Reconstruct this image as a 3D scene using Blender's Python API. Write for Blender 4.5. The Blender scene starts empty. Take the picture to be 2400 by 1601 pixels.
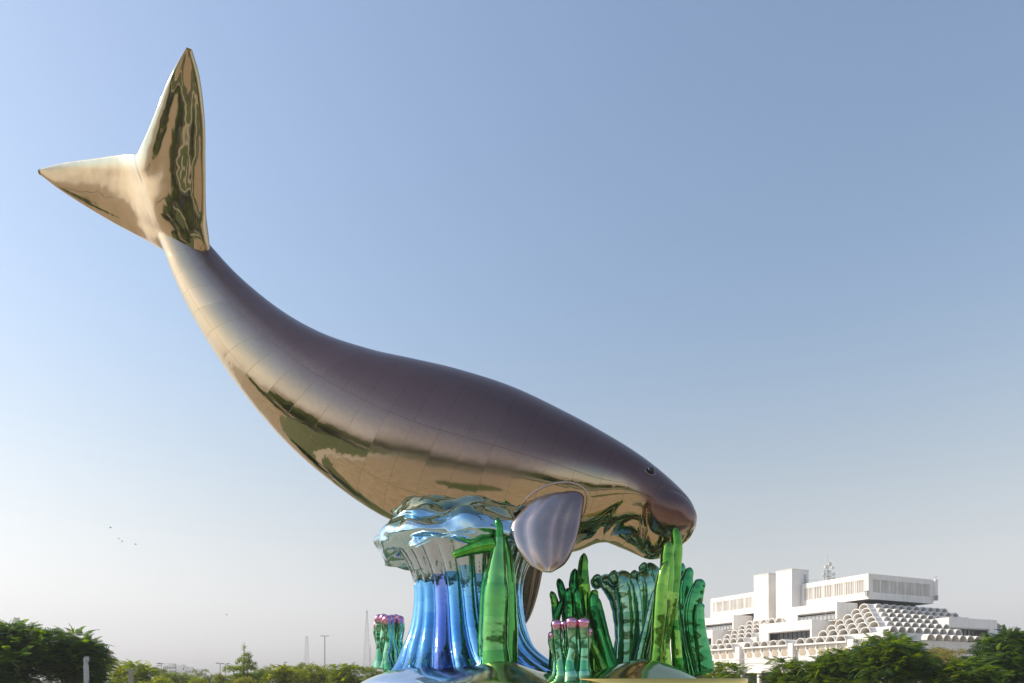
import bpy, math, random
import numpy as np
from mathutils import Vector, Matrix, noise
from mathutils.bvhtree import BVHTree

S = bpy.context.scene
COL = S.collection
random.seed(7); RNG = np.random.default_rng(7)
R = math.radians

# ------------------------------------------------------------------ camera
EYE = 1.7
cam_d = bpy.data.cameras.new('camera')
cam_d.sensor_width = 36.0; cam_d.lens = 24.0; cam_d.shift_y = 0.3333
cam_d.clip_start = 0.1; cam_d.clip_end = 6000
cam = bpy.data.objects.new('camera', cam_d); COL.objects.link(cam)
cam.location = (0, 0, EYE); cam.rotation_euler = (R(90), 0, 0)
S.camera = cam

# ------------------------------------------------------------------ light
SUN_AZ = Vector((math.sin(R(-85)), math.cos(R(-85))))      # horizontal direction towards the sun
SUN_EL = R(36)
w = bpy.data.worlds.new('World'); S.world = w; w.use_nodes = True
nt = w.node_tree; nt.nodes.clear()
sky = nt.nodes.new('ShaderNodeTexSky'); sky.sky_type = 'NISHITA'; sky.sun_disc = False
sky.sun_elevation = SUN_EL
sky.sun_rotation = math.atan2(SUN_AZ.x, SUN_AZ.y)
sky.air_density = 1.8; sky.dust_density = 1.2; sky.ozone_density = 2.0; sky.altitude = 0
bg = nt.nodes.new('ShaderNodeBackground'); bg.inputs['Strength'].default_value = 0.14
wo = nt.nodes.new('ShaderNodeOutputWorld')
# white balance of the sky, and dusty air that drains its colour towards the horizon all the way round
wb = nt.nodes.new('ShaderNodeVectorMath'); wb.operation = 'MULTIPLY'; wb.inputs[1].default_value = (1.015, 0.985, 1.045)
nt.links.new(sky.outputs[0], wb.inputs[0])
bw = nt.nodes.new('ShaderNodeRGBToBW'); nt.links.new(wb.outputs[0], bw.inputs[0])
gr = nt.nodes.new('ShaderNodeVectorMath'); gr.operation = 'SCALE'; gr.inputs[0].default_value = (0.985, 1.0, 1.06); nt.links.new(bw.outputs[0], gr.inputs['Scale'])
tcw = nt.nodes.new('ShaderNodeTexCoord'); sx = nt.nodes.new('ShaderNodeSeparateXYZ'); nt.links.new(tcw.outputs['Generated'], sx.inputs[0])
mrw = nt.nodes.new('ShaderNodeMapRange'); mrw.interpolation_type = 'SMOOTHSTEP'
mrw.inputs['From Min'].default_value = 0.0; mrw.inputs['From Max'].default_value = 0.50; mrw.inputs['To Min'].default_value = 0.90; mrw.inputs['To Max'].default_value = 0.0
nt.links.new(sx.outputs['Z'], mrw.inputs['Value'])
mxw = nt.nodes.new('ShaderNodeMix'); mxw.data_type = 'VECTOR'
nt.links.new(mrw.outputs[0], mxw.inputs['Factor']); nt.links.new(wb.outputs[0], mxw.inputs[4]); nt.links.new(gr.outputs[0], mxw.inputs[5])
nt.links.new(mxw.outputs[1], bg.inputs[0]); nt.links.new(bg.outputs[0], wo.inputs[0])
sun_d = bpy.data.lights.new('sun', 'SUN'); sun_d.energy = 4.2; sun_d.angle = R(0.5); sun_d.color = (1, 0.90, 0.76)
sun = bpy.data.objects.new('sun', sun_d); COL.objects.link(sun)
sd = Vector((SUN_AZ.x*math.cos(SUN_EL), SUN_AZ.y*math.cos(SUN_EL), math.sin(SUN_EL)))
sun.rotation_euler = sd.to_track_quat('Z', 'Y').to_euler()
vs = S.view_settings
vs.view_transform = 'Standard'; vs.look = 'None'; vs.exposure = 0.20; vs.gamma = 1.0; vs.use_curve_mapping = False
S.cycles.max_bounces = 8; S.cycles.glossy_bounces = 5; S.cycles.volume_bounces = 0
S.cycles.sample_clamp_indirect = 8

# ------------------------------------------------------------------ helpers
def at(u, v, Y):
    """survey helper: a sighted direction (2400 x 1601 grid) at a distance Y -> metres"""
    return Vector(((u-1200)*Y/1600, Y, EYE+(1600.5-v)*Y/1600))

class MB:
    def __init__(self): self.v = []; self.f = []; self.c = []; self.fc = []
    def add(self, verts, faces, cols=None):
        b = len(self.v); self.v += [tuple(p) for p in verts]
        self.f += [tuple(i+b for i in q) for q in faces]
        if cols is not None: self.c += list(cols)
        return self
    def box(self, lo, hi, M=None):
        x0, y0, z0 = lo; x1, y1, z1 = hi
        p = [(x0,y0,z0),(x1,y0,z0),(x1,y1,z0),(x0,y1,z0),(x0,y0,z1),(x1,y0,z1),(x1,y1,z1),(x0,y1,z1)]
        if M is not None: p = [M @ Vector(q) for q in p]
        return self.add(p, [(3,2,1,0),(4,5,6,7),(0,1,5,4),(1,2,6,5),(2,3,7,6),(3,0,4,7)])
    def tube(self, pts, rad, n=8, flat=1.0, side=None, cap=True, cols=None):
        pts = [Vector(p) for p in pts]
        if not hasattr(rad, '__len__'): rad = [rad]*len(pts)
        vs_, fs, cs = [], [], []
        ref = Vector(side).normalized() if side is not None else None
        prev = None
        for i, p in enumerate(pts):
            t = (pts[min(i+1, len(pts)-1)]-pts[max(i-1, 0)]).normalized()
            if ref is not None: a = ref - t*ref.dot(t)
            elif prev is None:
                a = Vector((1,0,0)) if abs(t.x) < 0.8 else Vector((0,1,0)); a = a - t*a.dot(t)
            else: a = prev - t*prev.dot(t)
            a.normalize(); prev = a; b = t.cross(a)
            for k in range(n):
                an = 2*math.pi*k/n
                vs_.append(p + a*math.cos(an)*rad[i] + b*math.sin(an)*rad[i]*flat)
                if cols is not None: cs.append(cols[i])
        for i in range(len(pts)-1):
            for k in range(n):
                k2 = (k+1) % n
                fs.append((i*n+k, i*n+k2, (i+1)*n+k2, (i+1)*n+k))
        if cap:
            fs.append(tuple(range(n-1, -1, -1))); m = (len(pts)-1)*n
            fs.append(tuple(range(m, m+n)))
        return self.add(vs_, fs, cs if cols is not None else None)
    def mesh(self, name, mat=None, smooth=False):
        m = bpy.data.meshes.new(name); m.from_pydata(self.v, [], self.f); m.update()
        if self.c and len(self.c) == len(self.v):
            at_ = m.color_attributes.new('Col', 'FLOAT_COLOR', 'POINT')
            at_.data.foreach_set('color', np.array([(c[0],c[1],c[2],1) for c in self.c], dtype=np.float32).ravel())
        if self.fc and len(self.fc) == len(self.f):
            at_ = m.color_attributes.new('Col', 'FLOAT_COLOR', 'CORNER')
            at_.data.foreach_set('color', np.array([(c[0],c[1],c[2],1) for c, q in zip(self.fc, self.f) for _ in q], dtype=np.float32).ravel())
        if mat: m.materials.append(mat)
        if smooth: m.polygons.foreach_set('use_smooth', [True]*len(m.polygons))
        return m
    def build(self, name, mat, parent=None, smooth=False):
        o = bpy.data.objects.new(name, self.mesh(name, mat, smooth)); COL.objects.link(o)
        if parent is not None: attach(o, parent)
        return o

def attach(o, parent):
    o.parent = parent
    o.matrix_parent_inverse = parent.matrix_world.inverted()

def tag(o, label=None, cat=None, group=None, kind=None):
    if label: o['label'] = label
    if cat: o['category'] = cat
    if group: o['group'] = group
    if kind: o['kind'] = kind
    return o

def thing(name, loc, label, cat, group=None, rz=0):
    o = bpy.data.objects.new(name, None); COL.objects.link(o)
    o.empty_display_size = 0.2
    o.location = loc; o.rotation_euler.z = rz
    o.matrix_world = Matrix.Translation(Vector(loc)) @ Matrix.Rotation(rz, 4, 'Z')
    return tag(o, label, cat, group)

def copy_tree(o, parent=None):
    c = o.copy(); COL.objects.link(c)
    if parent is not None: c.parent = parent
    for ch in list(o.children): copy_tree(ch, c)
    return c

def catmull(P, n):
    P = [np.array(p, dtype=float) for p in P]
    Q = [2*P[0]-P[1]] + P + [2*P[-1]-P[-2]]
    out = []
    for s in np.linspace(0, len(P)-1, n):
        i = min(int(s), len(P)-2); t = s-i
        p0, p1, p2, p3 = Q[i], Q[i+1], Q[i+2], Q[i+3]
        out.append(0.5*((2*p1)+(-p0+p2)*t+(2*p0-5*p1+4*p2-p3)*t*t+(-p0+3*p1-3*p2+p3)*t**3))
    return out

def sstep(a, b, x):
    t = min(1, max(0, (x-a)/(b-a))); return t*t*(3-2*t)
def mixc(a, b, t): return tuple(a[i]*(1-t)+b[i]*t for i in range(3))

# ------------------------------------------------------------------ materials
def new_mat(name):
    m = bpy.data.materials.new(name); m.use_nodes = True
    return m, m.node_tree, m.node_tree.nodes['Principled BSDF']

def noisy(name, c1, c2, scale, rough=0.8, metal=0.0, bump=0.0, detail=5, bscale=None, coord='Object'):
    m, t, b = new_mat(name)
    tc = t.nodes.new('ShaderNodeTexCoord')
    n = t.nodes.new('ShaderNodeTexNoise'); n.inputs['Scale'].default_value = scale; n.inputs['Detail'].default_value = detail
    r = t.nodes.new('ShaderNodeValToRGB'); r.color_ramp.elements[0].color = (*c1, 1); r.color_ramp.elements[1].color = (*c2, 1)
    r.color_ramp.elements[0].position = 0.35; r.color_ramp.elements[1].position = 0.65
    t.links.new(tc.outputs[coord], n.inputs['Vector']); t.links.new(n.outputs['Fac'], r.inputs['Fac']); t.links.new(r.outputs['Color'], b.inputs['Base Color'])
    b.inputs['Roughness'].default_value = rough; b.inputs['Metallic'].default_value = metal
    if bump:
        n2 = t.nodes.new('ShaderNodeTexNoise'); n2.inputs['Scale'].default_value = bscale or scale*4; n2.inputs['Detail'].default_value = 4
        t.links.new(tc.outputs[coord], n2.inputs['Vector'])
        bp = t.nodes.new('ShaderNodeBump'); bp.inputs['Strength'].default_value = bump; bp.inputs['Distance'].default_value = 0.02
        t.links.new(n2.outputs['Fac'], bp.inputs['Height']); t.links.new(bp.outputs['Normal'], b.inputs['Normal'])
    return m

def metal_attr(name, rough=0.08, wav=0.25, wscale=1.2, rvar=0.10, mottle=0.12):
    """polished metal whose tint is stored per vertex"""
    m, t, b = new_mat(name)
    a = t.nodes.new('ShaderNodeAttribute'); a.attribute_name = 'Col'
    tc = t.nodes.new('ShaderNodeTexCoord')
    n = t.nodes.new('ShaderNodeTexNoise'); n.inputs['Scale'].default_value = 3.0; n.inputs['Detail'].default_value = 6
    t.links.new(tc.outputs['Object'], n.inputs['Vector'])
    mr = t.nodes.new('ShaderNodeMapRange'); mr.inputs['To Min'].default_value = 1-mottle; mr.inputs['To Max'].default_value = 1+mottle
    t.links.new(n.outputs['Fac'], mr.inputs['Value'])
    mx = t.nodes.new('ShaderNodeVectorMath'); mx.operation = 'SCALE'
    t.links.new(a.outputs['Color'], mx.inputs[0]); t.links.new(mr.outputs[0], mx.inputs['Scale'])
    t.links.new(mx.outputs[0], b.inputs['Base Color'])
    b.inputs['Metallic'].default_value = 1.0
    r2 = t.nodes.new('ShaderNodeMapRange'); r2.inputs['To Min'].default_value = max(0.02, rough-rvar/2); r2.inputs['To Max'].default_value = rough+rvar
    t.links.new(n.outputs['Fac'], r2.inputs['Value']); t.links.new(r2.outputs[0], b.inputs['Roughness'])
    nb = t.nodes.new('ShaderNodeTexNoise'); nb.inputs['Scale'].default_value = wscale; nb.inputs['Detail'].default_value = 2
    t.links.new(tc.outputs['Object'], nb.inputs['Vector'])
    bp = t.nodes.new('ShaderNodeBump'); bp.inputs['Strength'].default_value = wav; bp.inputs['Distance'].default_value = 0.08
    t.links.new(nb.outputs['Fac'], bp.inputs['Height']); t.links.new(bp.outputs['Normal'], b.inputs['Normal'])
    return m

def plain(name, c, rough=0.6, metal=0.0):
    m, t, b = new_mat(name); b.inputs['Base Color'].default_value = (*c, 1)
    b.inputs['Roughness'].default_value = rough; b.inputs['Metallic'].default_value = metal
    return m

def stained(name, c1, c2, c3):
    m = noisy(name, c1, c2, 0.35, 0.78, bump=0.08, bscale=3); t = m.node_tree; b = t.nodes['Principled BSDF']
    src = b.inputs['Base Color'].links[0].from_socket
    tc = t.nodes.new('ShaderNodeTexCoord'); mp = t.nodes.new('ShaderNodeMapping'); mp.inputs['Scale'].default_value = (1.3, 1.3, 0.12)
    n = t.nodes.new('ShaderNodeTexNoise'); n.inputs['Scale'].default_value = 1.0; n.inputs['Detail'].default_value = 6
    r = t.nodes.new('ShaderNodeValToRGB'); r.color_ramp.elements[0].position = 0.52; r.color_ramp.elements[0].color = (0,0,0,1); r.color_ramp.elements[1].position = 0.78; r.color_ramp.elements[1].color = (0.6,0.6,0.6,1)
    mx = t.nodes.new('ShaderNodeMix'); mx.data_type = 'RGBA'; mx.inputs[7].default_value = (*c3, 1)
    t.links.new(tc.outputs['Object'], mp.inputs[0]); t.links.new(mp.outputs[0], n.inputs['Vector']); t.links.new(n.outputs['Fac'], r.inputs[0])
    t.links.new(r.outputs[0], mx.inputs['Factor']); t.links.new(src, mx.inputs[6]); t.links.new(mx.outputs[2], b.inputs['Base Color'])
    return m
M_sand = noisy('sandy ground', (0.28,0.22,0.145), (0.40,0.325,0.225), 0.15, 0.9)
M_pave = noisy('pale paving', (0.33,0.265,0.18), (0.42,0.345,0.245), 0.8, 0.8)
M_grass = noisy('grass', (0.05,0.09,0.025), (0.10,0.13,0.04), 0.6, 0.9)
M_walk = noisy('light concrete', (0.42,0.39,0.34), (0.50,0.47,0.41), 1.2, 0.8)
M_road = noisy('asphalt', (0.045,0.045,0.047), (0.065,0.063,0.06), 2.0, 0.85)
M_white = stained('white render', (0.78,0.755,0.715), (0.83,0.81,0.775), (0.66,0.61,0.54))
M_white2 = stained('weathered white concrete', (0.70,0.665,0.61), (0.80,0.775,0.73), (0.55,0.49,0.41))
M_beige = noisy('beige plaster', (0.43,0.365,0.28), (0.52,0.45,0.36), 0.7, 0.85)
M_dark = noisy('dark recess shade', (0.05,0.048,0.045), (0.08,0.076,0.07), 1.0, 0.7)  # shade under the soffit and in recesses, put into a near-black colour
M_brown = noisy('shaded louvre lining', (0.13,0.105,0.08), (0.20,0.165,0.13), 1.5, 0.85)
M_mull = plain('bronze mullion', (0.10,0.085,0.07), 0.4, 0.5)
M_glass = plain('tinted glass', (0.035,0.04,0.045), 0.06); M_glass.node_tree.nodes['Principled BSDF'].inputs['Specular IOR Level'].default_value = 0.6
M_steel = noisy('galvanised steel', (0.30,0.31,0.32), (0.42,0.43,0.44), 3, 0.45, 0.7)
M_mast = noisy('mast paint', (0.42,0.30,0.28), (0.55,0.50,0.48), 0.1, 0.6)
M_dish = noisy('dish paint', (0.55,0.50,0.40), (0.75,0.72,0.66), 1.5, 0.5)
M_bark = noisy('bark', (0.10,0.075,0.05), (0.20,0.155,0.11), 6, 0.9, bump=0.5)
M_pylon = noisy('pale grey coated metal', (0.33,0.345,0.36), (0.42,0.43,0.44), 1.5, 0.4)
M_stone = noisy('beige stone', (0.36,0.30,0.23), (0.46,0.39,0.30), 4, 0.8)
M_bird = plain('dark feathers', (0.05,0.05,0.055), 0.7)
M_eye = plain('black polished eye', (0.012,0.012,0.014), 0.05)

def leaf_mat():
    m, t, b = new_mat('leaves')
    a = t.nodes.new('ShaderNodeAttribute'); a.attribute_name = 'Col'
    t.links.new(a.outputs['Color'], b.inputs['Base Color']); b.inputs['Roughness'].default_value = 0.55
    b.inputs['Specular IOR Level'].default_value = 0.35
    tr = t.nodes.new('ShaderNodeBsdfTranslucent')
    hs = t.nodes.new('ShaderNodeHueSaturation'); hs.inputs['Hue'].default_value = 0.475; hs.inputs['Saturation'].default_value = 1.15; hs.inputs['Value'].default_value = 1.7
    t.links.new(a.outputs['Color'], hs.inputs['Color']); t.links.new(hs.outputs['Color'], tr.inputs['Color'])
    mx = t.nodes.new('ShaderNodeMixShader'); mx.inputs['Fac'].default_value = 0.48
    out = t.nodes['Material Output']
    t.links.new(b.outputs[0], mx.inputs[1]); t.links.new(tr.outputs[0], mx.inputs[2]); t.links.new(mx.outputs[0], out.inputs['Surface'])
    return m
M_leaf = leaf_mat()

def dugong_mat():
    m, t, b = new_mat('polished two-tone metal')
    a = t.nodes.new('ShaderNodeAttribute'); a.attribute_name = 'Col'      # x = back (1) .. belly (0)
    sep = t.nodes.new('ShaderNodeSeparateColor'); t.links.new(a.outputs['Color'], sep.inputs[0])
    tc = t.nodes.new('ShaderNodeTexCoord')
    n = t.nodes.new('ShaderNodeTexNoise'); n.inputs['Scale'].default_value = 7.0; n.inputs['Detail'].default_value = 8; n.inputs['Roughness'].default_value = 0.7
    t.links.new(tc.outputs['Object'], n.inputs['Vector'])
    ad = t.nodes.new('ShaderNodeMath'); ad.operation = 'MULTIPLY_ADD'; ad.inputs[1].default_value = 0.16
    sb = t.nodes.new('ShaderNodeMath'); sb.operation = 'SUBTRACT'; sb.inputs[1].default_value = 0.08
    t.links.new(n.outputs['Fac'], ad.inputs[0]); t.links.new(sep.outputs[0], ad.inputs[2]); t.links.new(ad.outputs[0], sb.inputs[0])
    r = t.nodes.new('ShaderNodeValToRGB'); e = r.color_ramp.elements
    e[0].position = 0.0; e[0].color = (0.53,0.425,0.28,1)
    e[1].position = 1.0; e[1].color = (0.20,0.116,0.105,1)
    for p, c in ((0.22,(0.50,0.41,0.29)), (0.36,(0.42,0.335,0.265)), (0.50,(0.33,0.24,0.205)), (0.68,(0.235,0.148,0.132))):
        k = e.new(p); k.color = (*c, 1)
    t.links.new(sb.outputs[0], r.inputs['Fac'])
    br = t.nodes.new('ShaderNodeTexBrick'); br.offset = 0.0; br.inputs['Scale'].default_value = 1.0
    br.inputs['Brick Width'].default_value = 0.82; br.inputs['Row Height'].default_value = 1.25; br.inputs['Mortar Size'].default_value = 0.006; br.inputs['Mortar Smooth'].default_value = 0.2
    br.inputs['Color1'].default_value = (1,1,1,1); br.inputs['Color2'].default_value = (0.93,0.93,0.93,1); br.inputs['Mortar'].default_value = (0.55,0.52,0.5,1)
    t.links.new(tc.outputs['UV'], br.inputs['Vector'])
    mx = t.nodes.new('ShaderNodeMix'); mx.data_type = 'RGBA'; mx.blend_type = 'MULTIPLY'; mx.inputs['Factor'].default_value = 0.8
    t.links.new(r.outputs['Color'], mx.inputs[6]); t.links.new(br.outputs['Color'], mx.inputs[7])
    t.links.new(mx.outputs[2], b.inputs['Base Color'])
    b.inputs['Metallic'].default_value = 1
    mr = t.nodes.new('ShaderNodeMapRange'); mr.inputs['From Min'].default_value = 0.15; mr.inputs['From Max'].default_value = 0.6
    mr.inputs['To Min'].default_value = 0.05; mr.inputs['To Max'].default_value = 0.30
    t.links.new(sb.outputs[0], mr.inputs['Value']); t.links.new(mr.outputs[0], b.inputs['Roughness'])
    nb = t.nodes.new('ShaderNodeTexNoise'); nb.inputs['Scale'].default_value = 0.9; nb.inputs['Detail'].default_value = 3
    t.links.new(tc.outputs['Object'], nb.inputs['Vector'])
    b1 = t.nodes.new('ShaderNodeBump'); b1.inputs['Strength'].default_value = 0.22; b1.inputs['Distance'].default_value = 0.07
    t.links.new(nb.outputs['Fac'], b1.inputs['Height'])
    b2 = t.nodes.new('ShaderNodeBump'); b2.inputs['Strength'].default_value = 0.25; b2.inputs['Distance'].default_value = 0.006; b2.invert = True
    t.links.new(br.outputs['Fac'], b2.inputs['Height']); t.links.new(b1.outputs['Normal'], b2.inputs['Normal'])
    # every cladding plate sits at a slightly different angle, so reflections break at the joints
    dv = t.nodes.new('ShaderNodeVectorMath'); dv.operation = 'DIVIDE'; dv.inputs[1].default_value = (0.82, 1.25, 1); t.links.new(tc.outputs['UV'], dv.inputs[0])
    fl_ = t.nodes.new('ShaderNodeVectorMath'); fl_.operation = 'FLOOR'; t.links.new(dv.outputs[0], fl_.inputs[0])
    wn = t.nodes.new('ShaderNodeTexWhiteNoise'); wn.noise_dimensions = '3D'; t.links.new(fl_.outputs[0], wn.inputs['Vector'])
    s1 = t.nodes.new('ShaderNodeVectorMath'); s1.operation = 'SUBTRACT'; s1.inputs[1].default_value = (0.5,0.5,0.5); t.links.new(wn.outputs['Color'], s1.inputs[0])
    s2 = t.nodes.new('ShaderNodeVectorMath'); s2.operation = 'SCALE'; s2.inputs['Scale'].default_value = 0.045; t.links.new(s1.outputs[0], s2.inputs[0])
    s3 = t.nodes.new('ShaderNodeVectorMath'); s3.operation = 'ADD'; t.links.new(b2.outputs['Normal'], s3.inputs[0]); t.links.new(s2.outputs[0], s3.inputs[1])
    s4 = t.nodes.new('ShaderNodeVectorMath'); s4.operation = 'NORMALIZE'; t.links.new(s3.outputs[0], s4.inputs[0])
    t.links.new(s4.outputs[0], b.inputs['Normal'])
    return m
M_dug = dugong_mat()
M_tail = metal_attr('gold fluke metal', 0.05, 0.30, 1.1, 0.04, 0.12)
M_wave = metal_attr('blue wave metal', 0.07, 0.25, 3.0, 0.06, 0.10)
M_weed = metal_attr('green seaweed metal', 0.11, 0.30, 2.2, 0.06, 0.12)
M_base = metal_attr('plinth metal', 0.10, 0.35, 0.9, 0.08, 0.10)

# ------------------------------------------------------------------ ground
def disc(name, mat, cx, cy, rx, ry, z, n=96):
    mb = MB(); mb.add([(cx+rx*math.cos(2*math.pi*i/n), cy+ry*math.sin(2*math.pi*i/n), z) for i in range(n)], [tuple(range(n))])
    return tag(mb.build(name, mat), kind='structure')
disc('ground', M_sand, 0, 0, 3000, 3000, 0.0)
disc('lawn', M_grass, 5, 10, 62, 62, 0.004)
disc('plaza', M_pave, 2, 8, 30, 26, 0.008)
def strip(name, mat, x0, y0, x1, y1, z):
    mb = MB(); mb.add([(x0,y0,z),(x1,y0,z),(x1,y1,z),(x0,y1,z)], [(0,1,2,3)]); return tag(mb.build(name, mat), kind='structure')  # unseen strips, added to streak the reflections in the polished belly
strip('reflection_path', M_walk, -60, -26, 70, -22.5, 0.012)
strip('reflection_road', M_road, -400, -47, 400, -36, 0.016)
strip('reflection_pavement', M_walk, -400, -35.8, 400, -33, 0.016)
strip('reflection_path', M_walk, -27, -18, -24, 60, 0.020)
strip('reflection_path', M_road, -12, -17, 16, -13.5, 0.012)
disc('flower_bed', M_grass, -6, 9, 3.2, 2.2, 0.012)
disc('flower_bed', M_grass, 9, 4, 4.5, 1.6, 0.012)

# ------------------------------------------------------------------ sea cow sculpture
K = 2400/2351
Yc = 22.0
dors = [(345,405),(395,455),(482,562),(560,645),(660,725),(760,780),(870,816),(960,836),(1060,860),(1180,900),(1300,958),(1400,1013),(1470,1058),(1532,1106),(1570,1144),(1590,1180),(1596,1204)]
vent = [(322,420),(340,485),(378,580),(405,650),(450,740),(530,865),(640,1000),(760,1106),(890,1190),(1040,1235),(1190,1256),(1310,1266),(1385,1244),(1438,1260),(1492,1284),(1542,1272),(1578,1243),(1592,1220)]
wid  = [0.10,0.30,0.55,0.72,1.0,1.3,1.6,1.85,2.05,2.15,2.1,1.95,1.74,1.52,1.32,1.05,0.42]
NR, NA = 230, 128
YS = [Yc + 0.5*(8-i)/8 for i in range(17)]              # head slightly nearer than the tail
D = catmull([at(u*K, v*K, y) for (u, v), y in zip(dors, YS)], NR)
V = catmull([at(u*K, v*K, y) for (u, v), y in zip(vent, YS)], NR)
W = [max(0.02, float(x)) for x in np.array(catmull([(q,) for q in wid], NR)).ravel()]
def poly(pts): return [(q.x, q.z) for q in (Vector(p) for p in catmull([at(u*K, v*K, 21.6) for u, v in pts], 14))]
MOUTH = poly([(1468,1180),(1474,1205),(1492,1226),(1525,1234),(1560,1228),(1598,1208)])
CHEEK = poly([(1390,1262),(1398,1235),(1418,1218),(1445,1216),(1466,1236),(1470,1262)])
THROAT = poly([(1372,1260),(1380,1225),(1400,1195),(1430,1180),(1462,1180)])
LIP = poly([(1500,1150),(1530,1150),(1560,1164),(1592,1190)])
TINT = poly([(1150,1085),(1260,1098),(1350,1112),(1430,1140),(1468,1186),(1490,1224),(1540,1232),(1600,1208)])
PADC = at(1530*K, 1186*K, 21.6)
def pdist(x, z, pl):
    b = 9
    for (x0, z0), (x1, z1) in zip(pl, pl[1:]):
        dx, dz = x1-x0, z1-z0; t = max(0, min(1, ((x-x0)*dx+(z-z0)*dz)/(dx*dx+dz*dz+1e-9)))
        b = min(b, math.hypot(x-x0-dx*t, z-z0-dz*t))
    return b
sea = thing('sea_cow_sculpture', (0, Yc, 7.0), 'giant polished purple and gold metal sea cow diving head down with raised tail', 'sculpture')
mb = MB(); uvs = []
for i in range(NR):
    s = i/(NR-1)*16
    d, v_ = Vector(D[i]), Vector(V[i]); c = (d+v_)/2; up = (d-v_)/2
    for k in range(NA):
        ph = 2*math.pi*k/NA
        cs, sn = math.cos(ph), math.sin(ph)
        p = c + up*cs + Vector((0, -1, 0))*W[i]*sn
        if s > 10.5 and abs(sn) > 0.05:                   # recessed jaw under an overhanging muzzle pad, soft cheek folds
            px_, pz_ = p.x, p.z; inw = (c-p)*min(1, (abs(sn)-0.05)*3)
            zl = float(np.interp(px_, [q[0] for q in MOUTH], [q[1] for q in MOUTH]))
            jaw = sstep(0.0, 0.16, zl-pz_)*sstep(MOUTH[0][0]-0.22, MOUTH[0][0]+0.12, px_)
            p = p + inw*(0.05*math.exp(-(pdist(px_, pz_, MOUTH)/0.06)**2) + 0.05*math.exp(-(pdist(px_, pz_, CHEEK)/0.10)**2) + 0.03*math.exp(-(pdist(px_, pz_, THROAT)/0.12)**2) + 0.022*math.exp(-(pdist(px_, pz_, LIP)/0.05)**2))
            p = p - inw*0.08*math.exp(-((px_-PADC.x)/0.70)**2-((pz_-PADC.z)/0.42)**2)*(1-jaw)
            p.y += (c.y-p.y)*0.30*jaw
        mb.v.append(tuple(p))
        e0 = 0.5+0.5*cs
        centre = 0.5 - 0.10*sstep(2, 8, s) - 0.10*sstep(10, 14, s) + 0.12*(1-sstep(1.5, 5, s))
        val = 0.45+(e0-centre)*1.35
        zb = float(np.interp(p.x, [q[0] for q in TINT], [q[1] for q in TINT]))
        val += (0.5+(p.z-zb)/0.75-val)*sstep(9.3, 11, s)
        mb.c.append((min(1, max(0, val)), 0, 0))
for i in range(NR-1):
    for k in range(NA):
        k2 = (k+1) % NA
        mb.f.append((i*NA+k, (i+1)*NA+k, (i+1)*NA+k2, i*NA+k2)); uvs.append((i, k))
mb.f.append(tuple(range(NA))); mb.f.append(tuple(range(NR*NA-1, (NR-1)*NA-1, -1)))
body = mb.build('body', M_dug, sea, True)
uvl = body.data.uv_layers.new(name='UVMap')
arc = np.concatenate([[0], np.cumsum([(Vector(D[i+1])+Vector(V[i+1])-Vector(D[i])-Vector(V[i])).length/2 for i in range(NR-1)])])
for pi, (i, k) in enumerate(uvs):
    for li, (ii, kk) in zip(body.data.polygons[pi].loop_indices, ((i,k),(i+1,k),(i+1,k+1),(i,k+1))):
        uvl.data[li].uv = (arc[ii], kk*10/NA)
bvh = BVHTree.FromPolygons([Vector(p) for p in mb.v], mb.f)
def on_body(u, v):
    d = (at(u, v, 10)-cam.location).normalized()
    hit = bvh.ray_cast(cam.location, d)
    return (hit[0], hit[1]) if hit[0] else (at(u, v, 20.5), Vector((0,-1,0)))

# eye: dark ball with a lid ring
def ball(mbx, c, r, n=20, m=12, sq=(1,1,1)):
    vs_, fs = [], []
    for j in range(m+1):
        th = math.pi*j/m
        for k in range(n):
            ph = 2*math.pi*k/n
            vs_.append((c[0]+r*sq[0]*math.sin(th)*math.cos(ph), c[1]+r*sq[1]*math.sin(th)*math.sin(ph), c[2]+r*sq[2]*math.cos(th)))
    for j in range(m):
        for k in range(n):
            k2 = (k+1) % n; fs.append((j*n+k, (j+1)*n+k, (j+1)*n+k2, j*n+k2))
    return mbx.add(vs_, fs)
for side in (0, 1):
    p, nrm = on_body(1524, 1105)
    if side: p = Vector((p.x, 2*(Yc-0.4)-p.y, p.z)); nrm = Vector((nrm.x, -nrm.y, nrm.z))
    q = nrm.to_track_quat('Z', 'Y').to_matrix()
    ey = ball(MB(), p-nrm*0.03, 0.115).build('eye', M_eye, sea, True)
    ring = [p + nrm*0.015 + q @ Vector((0.17*math.cos(a), 0.13*math.sin(a), 0)) for a in np.linspace(0, 2*math.pi, 25)]
    lid = MB().tube(ring, 0.035, 8, cols=[(0.20,0.16,0.18)]*25, cap=False).build('eyelid', M_tail, ey, True)

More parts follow.
